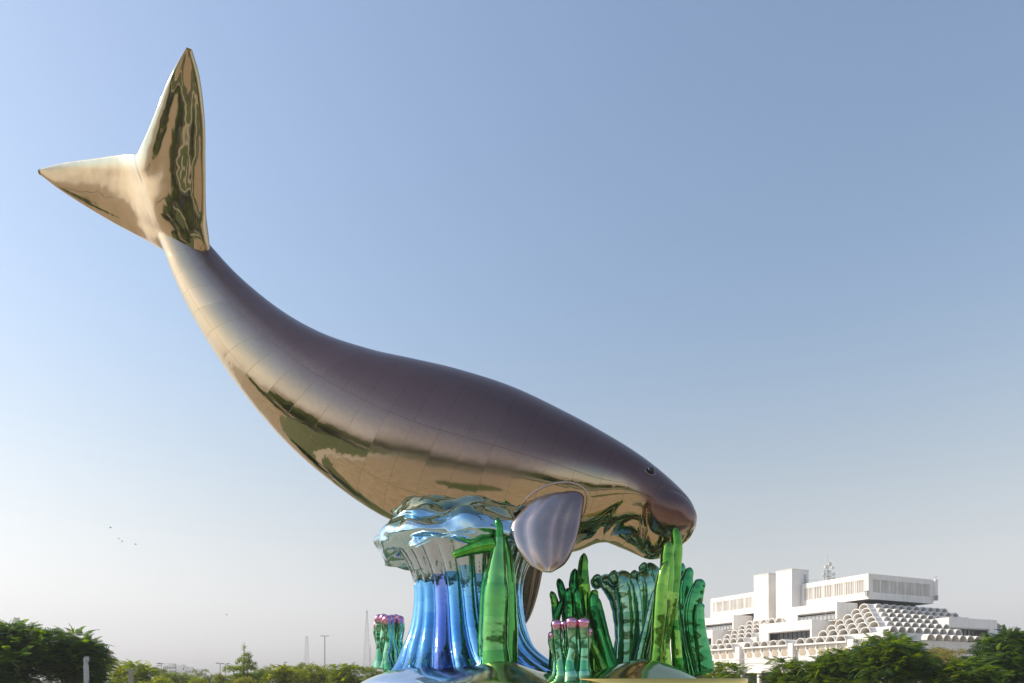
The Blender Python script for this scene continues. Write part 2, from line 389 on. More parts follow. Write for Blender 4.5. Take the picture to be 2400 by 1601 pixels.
# loft between a leading and a trailing edge with a lens section
def blade_loft(lead, trail, thick, nrm, n=60, m=20, colf=None, blunt=0.55, ridge=0, ridge_amp=0.0):
    L = catmull(lead, n); T = catmull(trail, n); H = np.array(catmull([(h,) for h in thick], n)).ravel()
    mbx = MB(); nrm = Vector(nrm).normalized(); ring = 2*m
    for i in range(n):
        l, t = Vector(L[i]), Vector(T[i])
        for k in range(ring):
            a = 2*math.pi*k/ring
            cx = 0.5-0.5*math.copysign(abs(math.cos(a))**0.8, math.cos(a))
            h = math.copysign(abs(math.sin(a))**blunt, math.sin(a))*max(0.01, H[i])*(1.0-0.45*cx)
            if ridge: h *= 1 + ridge_amp*(abs(math.cos(ridge*math.pi*cx))-0.6)*min(1, 3*cx*(1-cx)*2)*sstep(0.05, 0.4, min(i/(n-1), 1-i/(n-1)+0.25))
            mbx.v.append(tuple(l.lerp(t, cx)+nrm*h))
            mbx.c.append(colf(i/(n-1), cx, h) if colf else (0.8,0.66,0.45))
    for i in range(n-1):
        for k in range(ring):
            k2 = (k+1) % ring; mbx.f.append((i*ring+k, (i+1)*ring+k, (i+1)*ring+k2, i*ring+k2))
    mbx.f.append(tuple(range(ring-1, -1, -1))); mbx.f.append(tuple(range((n-1)*ring, n*ring)))
    return mbx

def dsp(u, v, Y): return at(u*K, v*K, Y)
Yt = 22.6
lead = [dsp(93,401,23.2), dsp(145,440,23.2), dsp(245,502,23.2), dsp(330,548,23.0), dsp(385,578,22.7), dsp(430,590,22.4), dsp(475,586,22.0), dsp(470,490,21.5), dsp(469,380,20.9), dsp(468,280,20.4), dsp(457,180,19.9), dsp(439,113,19.5)]
trail = [dsp(89,389,23.1), dsp(145,374,22.8), dsp(215,364,22.3), dsp(275,355,21.8), dsp(306,352,21.4), dsp(316,350,21.2), dsp(326,332,20.9), dsp(342,297,20.6), dsp(365,240,20.2), dsp(385,190,19.9), dsp(405,150,19.6), dsp(429,109,19.4)]
tk = [0.08,0.15,0.21,0.27,0.36,0.46,0.36,0.27,0.22,0.18,0.14,0.07]
ax = dsp(436,112,19.5)-dsp(90,393,23.2); bx_ = dsp(316,350,21.2)-dsp(430,590,22.4)
fn = ax.cross(bx_).normalized()
if fn.y > 0: fn = -fn
def flc(s, cx, h):
    g = (0.53,0.405,0.25); p = (0.60,0.60,0.47)
    return mixc(g, p, sstep(0.80, 0.97, cx))
fl = blade_loft(lead, trail, tk, fn, 90, 26, flc, 0.75, 2, 0.22).build('tail_fluke', M_tail, sea, True)

# flippers
def flipper(mirror):
    Y0 = 20.05
    l = [dsp(1346,1120,Y0+0.35), dsp(1340,1160,Y0-0.05), dsp(1332,1210,Y0-0.3), dsp(1318,1258,Y0-0.5), dsp(1298,1294,Y0-0.62), dsp(1268,1314,Y0-0.7)]
    t = [dsp(1248,1122,Y0+0.35), dsp(1212,1158,Y0+0.0), dsp(1176,1203,Y0-0.28), dsp(1184,1252,Y0-0.5), dsp(1212,1294,Y0-0.62), dsp(1244,1313,Y0-0.7)]
    if mirror:
        yy = Yc-0.15
        l = [Vector((p.x-0.9, 2*yy-p.y, p.z-1.2*(i/5)-0.15)) for i, p in enumerate(l)]; t = [Vector((p.x-0.9, 2*yy-p.y, p.z-1.2*(i/5)-0.15)) for i, p in enumerate(t)]
    def fc(s, cx, h):
        return mixc(mixc((0.34,0.25,0.235), (0.64,0.54,0.50), sstep(0.3, 0.95, cx)), (0.72,0.60,0.44), sstep(0.85, 1.0, s))
    nn = Vector((0.05,-1,0.12)) if not mirror else Vector((0.05,1,0.12))
    return blade_loft(l, t, [0.40,0.38,0.30,0.24,0.17,0.07], nn, 60, 26, fc, 0.8, 3, 0.5).build('flipper', M_flip, sea, True)
M_flip = metal_attr('satin flipper metal', 0.24, 0.15, 1.5, 0.08, 0.12)
flipper(False); flipper(True)
# rounded collar where the flipper leaves the flank
pc = [on_body(u*K, v*K) for u, v in ((1186,1178),(1206,1148),(1236,1124),(1272,1110),(1308,1108),(1336,1118),(1348,1140),(1345,1166),(1336,1190))]
cpts = [Vector(p) for p in catmull([p+n_*0.0 for p, n_ in pc], 40)]
MB().tube(cpts, [0.035*min(1, 0.15+6*t*(1-t)) for t in np.linspace(0,1,40)], 10, cols=[(0.50,0.42,0.38)]*40).build('flipper_collar', M_flip, sea, True)

# ------------------------------------------------------------------ plinth under the sculpture
base = thing('sculpture_plinth', (0.95, 21.8, 0), 'low lumpy gold and silver metal mound carrying the sea cow sculpture', 'plinth')
N = 120; RX, RY = 5.95, 4.4
def lump(x, y, cx, cy, sx, sy, h): return h*math.exp(-((x-cx)/sx)**2-((y-cy)/sy)**2)
mb = MB()
for i in range(40):
    rr = i/39
    for k in range(N):
        a = 2*math.pi*k/N
        x = 0.95+RX*rr*math.cos(a); y = 21.8+RY*rr*math.sin(a)
        edge = math.sqrt(max(0, 1-rr**6))
        z = 1.74+edge*(0.13+lump(x,y,-3.0,20.2,2.3,1.5,0.34)+lump(x,y,-0.3,18.9,1.1,0.9,0.42)+lump(x,y,3.9,19.2,1.35,0.9,0.62)+lump(x,y,-1,22,3,2,0.15))
        z -= 0.35*(1-edge); z += 0.05*noise.noise(Vector((x*1.1,y*1.1,3)))*edge
        mb.v.append((x, y, z))
        col = mixc((0.88,0.70,0.32), (0.72,0.78,0.84), sstep(-0.7, -2.4, x)); col = mixc(col, (0.60,0.62,0.36), sstep(2.2, 3.4, x)*(1-sstep(5.2,6.2,x)))
        mb.c.append(col)
for i in range(39):
    for k in range(N):
        k2 = (k+1) % N; mb.f.append((i*N+k, (i+1)*N+k, (i+1)*N+k2, i*N+k2))
mb.build('mound', M_base, base, True)
mb = MB(); prof = [(0.97,0.0),(0.97,1.30),(1.0,1.34),(1.012,1.38),(1.012,1.44),(1.0,1.48),(0.97,1.50)]
for r_, z in prof:
    for k in range(N):
        a = 2*math.pi*k/N; mb.v.append((0.95+RX*r_*math.cos(a), 21.8+RY*r_*math.sin(a), z)); mb.c.append((0.85,0.58,0.22))
for i in range(len(prof)-1):
    for k in range(N):
        k2 = (k+1) % N; mb.f.append((i*N+k, i*N+k2, (i+1)*N+k2, (i+1)*N+k))
mb.build('drum', M_base, base, True)

mb = MB(); n = 72                                      # flat gold apron on the right of the mound
for rr, z in ((0.96,1.2),(1.0,1.55),(1.0,1.80),(0.985,1.815),(0.0,1.825)):
    for k in range(n):
        a = 2*math.pi*k/n; mb.v.append((3.95+2.55*rr*math.cos(a), 18.9+1.35*rr*math.sin(a), z)); mb.c.append((0.90,0.60,0.16))
for i in range(4):
    for k in range(n):
        k2 = (k+1) % n; mb.f.append((i*n+k, i*n+k2, (i+1)*n+k2, (i+1)*n+k))
mb.build('apron', M_base, base, True)

# ------------------------------------------------------------------ wave pedestal
wx, wy = -1.42, 22.3
wave = thing('wave_pedestal', (wx, wy, 1.85), 'blue fluted metal pedestal flaring like a wave with silver foam crest under the belly', 'pedestal')
def flare(prof, nz, ribs, depth, colf, sub=10, twist=0.45, lump_amp=0.0):
    P = catmull(prof, nz); n = ribs*sub; mbx = MB(); vc = []
    for i in range(nz):
        r, z, dm = P[i]; t = i/(nz-1)
        for k in range(n):
            a = 2*math.pi*k/n; rk = k//sub
            w_ = abs(math.sin(math.pi*((k % sub)/sub)))**0.7
            rr = r + depth*dm*(w_-0.5)*r/1.8
            aa = a + twist*(1-t)**2
            if lump_amp:
                q = Vector((math.cos(a)*2.1, math.sin(a)*2.1, t*5.0)); lm = noise.noise(q*1.1)+0.35*noise.noise(q*2.4)
                rr += lump_amp*lm; zz = z+lump_amp*0.9*noise.noise(q*1.1+Vector((9,2,5)))
            else: zz = z
            stretch = 1 + 0.16*sstep(3.0, 1.85, z)*math.copysign(1, math.cos(a))*abs(math.cos(a))
            mbx.v.append((wx+rr*math.cos(aa)*stretch, wy+rr*math.sin(aa), zz)); vc.append(colf(rk, k % sub, t, z))
    for i in range(nz-1):
        for k in range(n):
            k2 = (k+1) % n; mbx.f.append((i*n+k, i*n+k2, (i+1)*n+k2, (i+1)*n+k)); mbx.fc.append(vc[i*n+k])
    return mbx
rb = random.Random(5)
rc = [[rb.random() for _ in range(12)] for _ in range(60)]
def wcol(rk, sk, t, z):
    band = int((z-1.8)/0.46+rc[rk % 60][10]); h = 0.6*rc[rk % 60][0]+0.4*rc[rk % 60][band % 9]
    c = mixc((0.06,0.30,0.70), (0.30,0.64,0.90), h)
    if rc[rk % 60][9] > 0.82: c = mixc(c, (0.20,0.24,0.78), 0.7)
    return mixc(c, (0.56,0.65,0.72), (1 if z+0.5*rc[rk % 60][11] > 5.25 else 0)*0.9)
mbw = flare([(3.45,1.80,0.8),(2.75,2.10,1.1),(2.16,2.70,1.1),(1.82,3.5,1.0),(1.70,4.5,0.9),(1.80,5.2,0.8),(2.06,5.75,0.7),(2.35,6.1,0.4)], 80, 22, 0.16, wcol, 12)
mbw.build('fluted_column', M_wave, wave, True)
def ccol(rk, sk, t, z): return mixc((0.50,0.70,0.80), (0.16,0.48,0.68), 0.8*sstep(0.45, 0.8, 0.5+0.5*noise.noise(Vector((rk*0.7, t*6, 1)))))
mbc = flare([(2.20,6.02,0.0),(2.50,5.82,0.3),(2.74,5.78,1),(2.88,5.98,1),(2.86,6.3,1),(2.66,6.62,1),(2.25,6.85,0.7),(1.6,7.0,0.3),(0.05,7.1,0)], 64, 14, 0.05, ccol, 14, 0.0, 0.30)
mbc.build('foam_crest', M_wave, wave, True)

# ------------------------------------------------------------------ seaweed and coral
def greens(seed, lo=(0.02,0.22,0.06), hi=(0.25,0.62,0.16), n=40, block=4, tip=None, tipc=None):
    r_ = random.Random(seed); out = []; cur = None
    for i in range(n):
        if i % block == 0: cur = mixc(lo, hi, r_.random())
        c = cur
        if tip is not None: c = mixc(c, tipc, sstep(tip, min(1, tip+0.1), i/(n-1)))
        out.append(c)
    return out
def stalk(parent, name, pts, rads, seed, lo=(0.02,0.22,0.06), hi=(0.25,0.62,0.16), flat=1.0, side=None, n=40, tip=None, tipc=None, mat=None, round_tip=True):
    P = catmull(pts, n); Rr = [max(0.012, float(x)) for x in np.array(catmull([(r_,) for r_ in rads], n)).ravel()]
    # welded lengths: each length slightly fuller in its middle, pinched at the joints, with its own tint
    r_ = random.Random(seed*3+1); seg = 6; n2 = (n//seg)*seg+1
    P = catmull(pts, n2); Rr = [max(0.012, float(x)) for x in np.array(catmull([(q,) for q in rads], n2)).ravel()]
    Rr = [q*(1+0.045*abs(math.sin(math.pi*i/seg))**0.6-0.02)*(1+0.02*math.sin(i*0.3+seed)) for i, q in enumerate(Rr)]
    if round_tip:
        for j, f in ((1, 0.30), (2, 0.72), (3, 0.92)): Rr[-j] *= f
    g = greens(seed, lo, hi, n2, seg, tip, tipc); ns = 18
    mbx = MB().tube(P, Rr, ns, flat, side, True)
    mbx.fc = [g[min(i+1, n2-1)] for i in range(n2-1) for _ in range(ns)]+[g[0], g[-1]]
    return mbx.build(name, mat or M_weed, parent, True)

# tall pair beside the column
Y = 19.6
t1 = thing('tall_seaweed', at(1165,1570,Y), 'tall bright green metal seaweed stalk with a side branch in front of blue column', 'seaweed')
s1 = stalk(t1, 'stalk', [at(1163,1575,Y), at(1160,1500,Y), at(1163,1400,Y), at(1166,1320,Y), at(1170,1262,Y), at(1166,1214,Y)], [0.46,0.40,0.37,0.26,0.15,0.11], 3, (0.05,0.30,0.06), (0.27,0.60,0.22))
stalk(t1, 'branch', [at(1160,1276,Y), at(1125,1282,Y), at(1090,1292,Y), at(1060,1303,Y)], [0.20,0.19,0.15,0.10], 4, (0.08,0.40,0.05), (0.26,0.62,0.12))
stalk(t1, 'stalk', [at(1190,1575,Y+0.4), at(1194,1480,Y+0.4), at(1193,1380,Y+0.4), at(1188,1300,Y+0.4), at(1176,1256,Y+0.3)], [0.30,0.24,0.20,0.17,0.10], 5, (0.02,0.22,0.05), (0.12,0.42,0.10))
stalk(t1, 'stalk', [at(1138,1560,Y+0.5), at(1136,1480,Y+0.5), at(1138,1390,Y+0.5), at(1146,1320,Y+0.5)], [0.26,0.20,0.16,0.10], 6, (0.02,0.24,0.06), (0.10,0.40,0.12))

# dark fingered clump
t2 = thing('fingered_seaweed', at(1360,1580,20.4), 'dark green metal seaweed clump of many fingers behind the pink tipped coral', 'seaweed')
fing = [((1378,1575),(1376,1480),(1372,1400),(1366,1350),(1369,1297),20.6,0.17), ((1352,1575),(1352,1480),(1350,1410),(1345,1370),(1348,1333),20.8,0.15),
        ((1335,1575),(1330,1490),(1325,1430),(1318,1390),(1309,1356),20.9,0.13), ((1315,1575),(1308,1500),(1302,1440),(1300,1410),(1292,1386),20.6,0.11),
        ((1330,1575),(1333,1500),(1336,1440),(1333,1405),(1331,1378),20.3,0.12), ((1362,1575),(1366,1510),(1362,1450),(1355,1410),(1350,1380),20.2,0.12),
        ((1400,1575),(1398,1500),(1394,1440),(1392,1400),(1396,1382),20.2,0.13), ((1432,1572),(1415,1520),(1400,1470),(1392,1430),(1388,1390),20.0,0.13),
        ((1445,1575),(1432,1530),(1420,1490),(1408,1440),(1400,1400),20.4,0.11), ((1418,1578),(1402,1540),(1388,1510),(1376,1470),(1372,1440),19.9,0.12),
        ((1298,1570),(1297,1520),(1300,1480),(1306,1440),(1322,1400),20.5,0.11)]
for i, (a, b, c, d, e, y, r_) in enumerate(fing):
    stalk(t2, 'finger', [at(*q, y) for q in (a, b, c, d, e)], [r_*1.5, r_*1.05, r_, r_*1.05, r_*0.7], 20+i, (0.01,0.14,0.04), (0.06,0.38,0.10) if i % 3 else (0.20,0.48,0.06))

# pink tipped corals
def coral(label, fingers, seed):
    t = thing('tube_coral', at(*fingers[0][0], fingers[0][-1]), label, 'coral', 'pink tipped tube corals on the plinth')
    for i, (a, b, c, y, r_) in enumerate(fingers):
        stalk(t, 'tube', [at(*a, y), at((a[0]+b[0])/2+5*math.sin(i*2.3), (a[1]+b[1])/2, y), at(b[0]-4*math.sin(i*2.9), b[1], y), at((b[0]*0.5+c[0]*0.5)+3*math.sin(i*1.7), (b[1]+c[1])/2, y), at(*c, y)], [r_*1.6, r_*1.0, r_*0.85, r_*0.95, r_*1.3], seed+i, (0.08,0.38,0.20), (0.32,0.62,0.40), tip=0.80, tipc=(0.78,0.36,0.54))
coral('pink tipped green metal coral cluster in front of the dark fingered seaweed',
      [((1318,1592),(1308,1520),(1303,1452),18.9,0.13), ((1336,1592),(1326,1520),(1322,1454),19.2,0.12), ((1341,1594),(1340,1520),(1340,1446),18.8,0.15), ((1356,1592),(1354,1520),(1352,1452),19.3,0.12),
       ((1368,1594),(1366,1520),(1367,1447),18.8,0.15), ((1380,1592),(1378,1530),(1378,1470),19.3,0.11), ((1302,1592),(1294,1530),(1297,1480),19.3,0.11)], 50)
coral('pink tipped green metal coral cluster left of the blue column, near distant tall mast',
      [((892,1568),(890,1500),(889,1440),24.4,0.16), ((905,1570),(900,1500),(898,1439),24.2,0.15), ((915,1572),(910,1505),(908,1442),24.0,0.16), ((928,1570),(922,1500),(918,1441),24.3,0.15),
       ((938,1566),(930,1500),(927,1440),24.6,0.15), ((946,1560),(940,1500),(934,1443),24.5,0.15), ((884,1566),(884,1510),(886,1455),24.8,0.13)], 70)

# broad arching kelp
t3 = thing('broad_kelp', at(1480,1575,21.8), 'broad dark teal metal kelp fronds arching over at the top below the snout', 'seaweed')
kel = [([(1450,1585),(1462,1500),(1458,1430),(1440,1380),(1408,1362),(1388,1376)], [0.30,0.26,0.28,0.30,0.24,0.12], 21.9),
       ([(1475,1585),(1480,1500),(1478,1430),(1468,1375),(1448,1355),(1428,1366)], [0.42,0.36,0.36,0.34,0.26,0.14], 21.4),
       ([(1500,1585),(1508,1500),(1512,1420),(1508,1368),(1494,1352),(1478,1362)], [0.40,0.34,0.34,0.30,0.22,0.12], 21.6),
       ([(1525,1580),(1530,1490),(1535,1410),(1532,1350),(1516,1330),(1498,1340)], [0.34,0.30,0.28,0.24,0.17,0.10], 21.9),
       ([(1498,1590),(1505,1540),(1520,1480),(1532,1420),(1538,1380)], [0.22,0.20,0.18,0.15,0.08], 20.9)]
for i, (pp, rr, y) in enumerate(kel):
    stalk(t3, 'frond', [at(*q, y) for q in pp], [q*1.22 for q in rr], 90+i, (0.12,0.32,0.20), (0.34,0.58,0.42), flat=0.62, side=(1,0.25,0), n=60)

# bright tall stalks under the chin
t4 = thing('twin_seaweed', at(1560,1575,20.0), 'tall lime green metal seaweed stalks rising in front of the chin', 'seaweed')
tw = [([(1560,1575),(1556,1500),(1572,1420),(1580,1340),(1586,1280),(1581,1234)], [0.20,0.19,0.20,0.20,0.17,0.12], 20.3),
      ([(1545,1540),(1548,1480),(1556,1410),(1562,1350),(1564,1300),(1566,1268)], [0.17,0.18,0.22,0.22,0.19,0.12], 19.7),
      ([(1535,1570),(1540,1500),(1545,1440),(1549,1380),(1556,1340),(1564,1316)], [0.18,0.17,0.20,0.19,0.15,0.08], 19.3),
      ([(1590,1575),(1584,1500),(1580,1450),(1582,1390)], [0.17,0.15,0.13,0.08], 20.6)]
for i, (pp, rr, y) in enumerate(tw):
    stalk(t4, 'stalk', [at(*q, y) for q in pp], rr, 110+i, (0.03,0.24,0.03), (0.30,0.56,0.10))

# broad outer blades
t5 = thing('bladed_seaweed', at(1620,1575,21.6), 'broad mid green metal seaweed blades fanning out nearest the white building', 'seaweed')
bl = [([(1640,1580),(1625,1500),(1610,1430),(1608,1370),(1618,1330)], [0.36,0.34,0.30,0.24,0.13], 22.2),
      ([(1650,1580),(1630,1500),(1622,1440),(1632,1390),(1645,1358)], [0.34,0.32,0.28,0.25,0.16], 21.6),
      ([(1655,1575),(1648,1520),(1640,1470),(1640,1430),(1646,1414)], [0.26,0.22,0.18,0.15,0.10], 21.3),
      ([(1610,1580),(1602,1500),(1598,1430),(1594,1370),(1600,1320)], [0.34,0.30,0.26,0.20,0.10], 22.5)]
for i, (pp, rr, y) in enumerate(bl):
    stalk(t5, 'blade', [at(*q, y) for q in pp], rr, 130+i, (0.04,0.30,0.10), (0.12,0.44,0.18), flat=0.6, side=(1,0.15,0), n=50)

# ------------------------------------------------------------------ terraced white building
C0 = Vector((65.8, 126.0, 0)); TH = R(25)
BM = Matrix.Translation(C0) @ Matrix.Rotation(TH, 4, 'Z')     # local x = s (along right face), local y = t (along left face)
bld = thing('terraced_building', C0, 'large white terraced building stacked with barrel vault tubes, louvred top floor and towers', 'building', rz=TH)
def bpart(mbx, name, mat, parent=None, smooth=False):
    o = bpy.data.objects.new(name, mbx.mesh(name, mat, smooth)); COL.objects.link(o); o.parent = parent or bld; return o
LT = 58.0; LS = 34.0
# hidden core of stepped terraces (each terrace slab shows between the vault rows)
VR = 1.02; H = 1.05; ST = 2.1
def rowz(k): return 15.25-H*(k-1)
def rows_(k): return 1.2+ST*(k-1)
core = MB()
core.box((0.6,0.6,4.0), (18.2,LT,15.1))
bpart(core, 'core', M_white)
for k in range(1, 8):
    o_ = rows_(k)-0.2 if k < 7 else 13.1; z1 = rowz(k)-0.02 if k < 7 else 8.74; z0 = z1-H+0.01 if k < 7 else 8.72
    m_ = MB(); m_.box((0, 0, z0), (24.6 if k > 2 else 21.5, LT, z1)); bpart(m_, 'terrace', M_white2)
    tr = ((-o_, 2.7), (18.2, 29.3)) if k < 7 else ((-o_, LT),)
    sr = ((0.0, 9.9), (24.61, 26.6+ST*(k-3))) if k < 7 else ((0.0, LS),)
    if k < 3: sr = ((0.0, 21.0),)
    elif k == 3: sr = ((0.0, 9.9), (24.61, 26.0))
    for a, b in tr:
        m_ = MB(); m_.box((-o_, a, z0), (0, b, z1)); bpart(m_, 'terrace', M_white2)
    for a, b in sr:
        m_ = MB(); m_.box((a, -o_, z0), (b, 0, z1)); bpart(m_, 'terrace', M_white2)
# upper louvred storey
def louvre(axis, a0, a1, z0, z1, zl0, zl1, n, plane):
    """wall strip in plane s=0 (axis t) or t=0 (axis s): sill, head, end piers and slats"""
    def bx(name, p0, p1, q0, q1, d0=0.0, d1=0.35, mat=M_white):
        m_ = MB()
        if axis == 't': m_.box((plane+d0, p0, q0), (plane+d1, p1, q1))
        else: m_.box((p0, plane+d0, q0), (p1, plane+d1, q1))
        return bpart(m_, name, mat)
    bx('sill_backing', a0, a1, z0, zl0, 0.06, 0.35); bx('parapet_backing', a0, a1, zl1, z1-0.02, 0.06, 0.35)
    npn = round((a1-a0)/2.3)
    for i in range(npn):
        c0 = a0+(a1-a0)*i/npn; c1 = a0+(a1-a0)*(i+1)/npn
        bx('panel', c0+0.02, c1-0.02, z0, zl0, 0.0, 0.059); bx('panel', c0+0.02, c1-0.02, zl1, z1, 0.0, 0.059)
    bx('end_pier', a0, a0+0.8, zl0, zl1); bx('end_pier', a1-0.8, a1, zl0, zl1)
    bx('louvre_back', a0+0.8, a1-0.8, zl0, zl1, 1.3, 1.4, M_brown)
    step = (a1-a0-1.6)/n; src = None
    for i in range(n):
        c = a0+0.8+(i+0.5)*step
        wd = step*(0.46 if i % 6 == 5 else 0.215)
        nm = 'slat'
        m_ = MB()
        if axis == 't': m_.box((plane+0.03, c-wd, zl0), (plane+0.5, c+wd, zl1))
        else: m_.box((c-wd, plane+0.03, zl0), (c+wd, plane+0.5, zl1))
        bpart(m_, nm, M_white2)
ZB, ZT = 17.2, 21.9
louvre('t', 0.0, 15.4, ZB, ZT, 18.5, 20.9, 35, 0.0)
louvre('t', 26.0, 42.5, ZB, ZT, 18.5, 20.9, 38, 0.0)
louvre('s', 0.36, 18.6, ZB, ZT, 18.5, 20.9, 42, 0.0)
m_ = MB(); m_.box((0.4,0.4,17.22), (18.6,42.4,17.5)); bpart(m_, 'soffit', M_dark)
m_ = MB(); m_.box((0.4,0.4,20.95), (18.2,42.4,21.3)); bpart(m_, 'roof', M_white2)
m_ = MB(); m_.box((18.25,0.4,17.2), (18.6,42.5,21.9)); bpart(m_, 'rear_wall', M_white)
m_ = MB(); m_.box((18.61,-0.35,17.9), (19.4,0.6,21.95)); bpart(m_, 'corner_fin', M_white)
m_ = MB(); m_.box((0.37,42.2,17.5), (18.2,42.5,21.9)); bpart(m_, 'end_wall', M_white)
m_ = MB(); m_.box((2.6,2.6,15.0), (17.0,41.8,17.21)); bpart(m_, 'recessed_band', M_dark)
# small wall lamps under the corner
for (x, y, z) in ((-0.25,0.2,18.4), (-0.25,26.3,18.3), (18.7,-0.5,18.4)):
    m_ = MB(); m_.box((x-0.2,y-0.25,z-0.6),(x+0.2,y+0.25,z+0.2)).box((x-0.3,y-0.32,z+0.2),(x+0.3,y+0.32,z+0.3)); bpart(m_, 'floodlight', M_steel)
# stair towers
for (t0, t1, nm) in ((15.5,19.7,'a'), (21.75,25.9,'b')):
    m_ = MB(); m_.box((-2.5,t0,12.0), (2.2,t1,24.8)); tw_ = bpart(m_, 'stair_tower', M_white)
    m_ = MB(); m_.box((-2.58,t0-0.08,24.8), (2.28,t1+0.08,24.98)); bpart(m_, 'coping', M_white2, tw_)
m_ = MB(); m_.box((0.7,21.66,19.1),(1.1,21.74,19.5)); bpart(m_, 'vent', M_dark)
lad = MB(); lad.tube([(0.9,15.36,21.0),(0.9,15.36,24.0)],0.05,6).tube([(1.3,15.36,21.0),(1.3,15.36,24.0)],0.05,6)
for q in range(8): lad.tube([(0.9,15.36,21.2+q*0.36),(1.3,15.36,21.2+q*0.36)],0.035,5)
bpart(lad, 'ladder', M_steel)
# roof rail beside the tower
rl = MB()
for q in range(7): rl.tube([(0.3,14.9-q*0.6,21.9),(0.3,14.9-q*0.6,22.7-0.06*q)],0.03,5)
rl.tube([(0.3,14.9,22.7),(0.3,11.3,22.3)],0.035,5); bpart(rl, 'handrail', M_steel)

# barrel vault tubes: open shell with a back disc
def vault_mesh(length, n=14):
    mo = MB(); r0, r1 = VR, VR-0.14
    prof = [(r0*math.cos(a), r0*math.sin(a)) for a in np.linspace(0, math.pi, n)] + [(r1*math.cos(a), r1*math.sin(a)) for a in np.linspace(math.pi, 0, n)]
    m = len(prof)
    vs_ = [(p[0], 0, p[1]) for p in prof]+[(p[0], length, p[1]) for p in prof]
    fs = [(i, (i+1) % m, m+(i+1) % m, m+i) for i in range(m)]
    for i in range(n-1):
        fs.append((i+1, i, m-1-i, m-2-i)); fs.append((m+i, m+i+1, 2*m-2-i, 2*m-1-i))
    mo.add(vs_, fs)
    return mo.mesh('vault', M_white2)
def disc_mesh():
    mo = MB(); pts = [((VR-0.145)*math.cos(a), 0.0, (VR-0.145)*math.sin(a)) for a in np.linspace(0, math.pi, 14)]
    mo.add(pts, [tuple(range(14))]); mo.add([(p[0],0.05,p[2]) for p in pts], [tuple(range(13,-1,-1))])
    return mo.mesh('dark_glazing', M_glass)
VM = {}
GM = disc_mesh()
def vault(s, t, z, face, length=2.6, glazed=1.9):
    key = round(length, 2)
    if key not in VM: VM[key] = vault_mesh(length)
    o = bpy.data.objects.new('vault', VM[key]); COL.objects.link(o); o.parent = bld
    o.location = (s, t, z); o.rotation_euler.z = R(-90) if face == 's' else 0
    g = bpy.data.objects.new('glazing', GM); COL.objects.link(g); g.parent = o; g.location = (0, glazed, 0)
    return o
P0 = 26.7
for k in range(1, 7):
    z = rowz(k); off = rows_(k)
    n = min(k, 5)
    for j in range(n): vault(-off, 0.1-ST*j if k < 6 else 0.1-ST*j, z, 's', 3.2 if j == n-1 else 2.4)
    for j in range(5 if k > 1 else 2):
        if 26.5-ST*j > 18.3 or k < 3: vault(-off, 26.5-ST*j, z, 's', 2.4)
    # right face
    if k <= 2: ss = [1.3-ST*(k-1)+ST*j for j in range(9+k)]
    elif k == 3: ss = [1.3-ST*2+ST*j for j in range(12)]
    else: ss = [1.3-ST*(k-1)+ST*j for j in range(int((9.0-(1.3-ST*(k-1)))/ST)+1)]
    for s in ss: vault(s, -min(off, 99), z, 't', 3.4)
    if k >= 4:
        for j in range(k-3): vault(26.2+ST*j, -off, z, 't', 2.4)
for t in (3.2,1.07,-1.06,-3.2,-5.3): vault(-13.8, t, 8.75, 's', 4.6)
for t in (7.4,9.6,11.8,14.0,16.2): vault(-13.8, t, 8.75, 's', 4.6)
for t in (21.3,23.4,25.5,27.6): vault(-13.8, t, 8.75, 's', 4.6)
for t in (33.0,35.1,37.2): vault(-13.8, t, 8.75, 's', 4.6)
for j in range(10): vault(-3.0+ST*j, -13.8, 8.75, 't', 4.6)
for j in range(4): vault(20.0+ST*j, -13.8, 8.75, 't', 4.6)
# lower band wall with blind arches, piers
m_ = MB(); m_.box((-13.2,-13.2,4.0), (-12.6,LT,8.7)); bpart(m_, 'lower_wall', M_white)
m_ = MB(); m_.box((-12.6,-13.2,4.0), (LS,-12.6,8.7)); bpart(m_, 'lower_wall', M_white)
m_ = MB(); m_.box((-12.61,-12.61,8.3), (LS,LT,8.69)); bpart(m_, 'terrace', M_white2)
m_ = MB(); m_.box((-12.6,-12.6,3.99), (LS,LT,4.3)); bpart(m_, 'terrace', M_white2)
arch = None
def arch_mesh():
    mo = MB(); n = 12
    pts = [(0.72,0.0),( -0.72,0.0)]; pr = [(0.74*math.cos(a), 0.62+0.74*math.sin(a)) for a in np.linspace(0, math.pi, n)]
    pr = pr+[(-0.70,0.32),(-0.45,0.12),(0.45,0.12),(0.70,0.32)]
    m = len(pr)
    mo.add([(0, p[0], p[1]) for p in pr]+[(-0.06, p[0], p[1]) for p in pr], [tuple(range(m, 2*m))]+[(i, (i+1) % m, m+(i+1) % m, m+i) for i in range(m)])
    return mo.mesh('blind_arch', M_beige)
AM = arch_mesh()
for t in (3.2,1.07,-1.06,-3.2,-5.3,7.4,9.6,11.8,14.0,16.2,21.3,23.4,25.5,27.6,33.0,35.1,37.2):
    o = bpy.data.objects.new('blind_arch', AM); COL.objects.link(o); o.parent = bld; o.location = (-13.21, t, 6.55)
    m_ = MB(); m_.box((-13.6,t+1.0,7.7),(-13.21,t+1.13,8.44)); bpart(m_, 'bracket', M_white)
for a, b in ((-6.5,4.4),(6.2,17.4),(20.1,28.8),(31.8,38.4)):
    m_ = MB(); m_.box((-13.95,a,8.45),(-13.21,b,8.74)); bpart(m_, 'ledge', M_white)
for t in (-13.2,-7.6,5.0,18.4,29.6):
    m_ = MB(); m_.box((-14.1,t-0.35,4.2),(-13.21,t+0.75,8.95)); bpart(m_, 'pier', M_white)
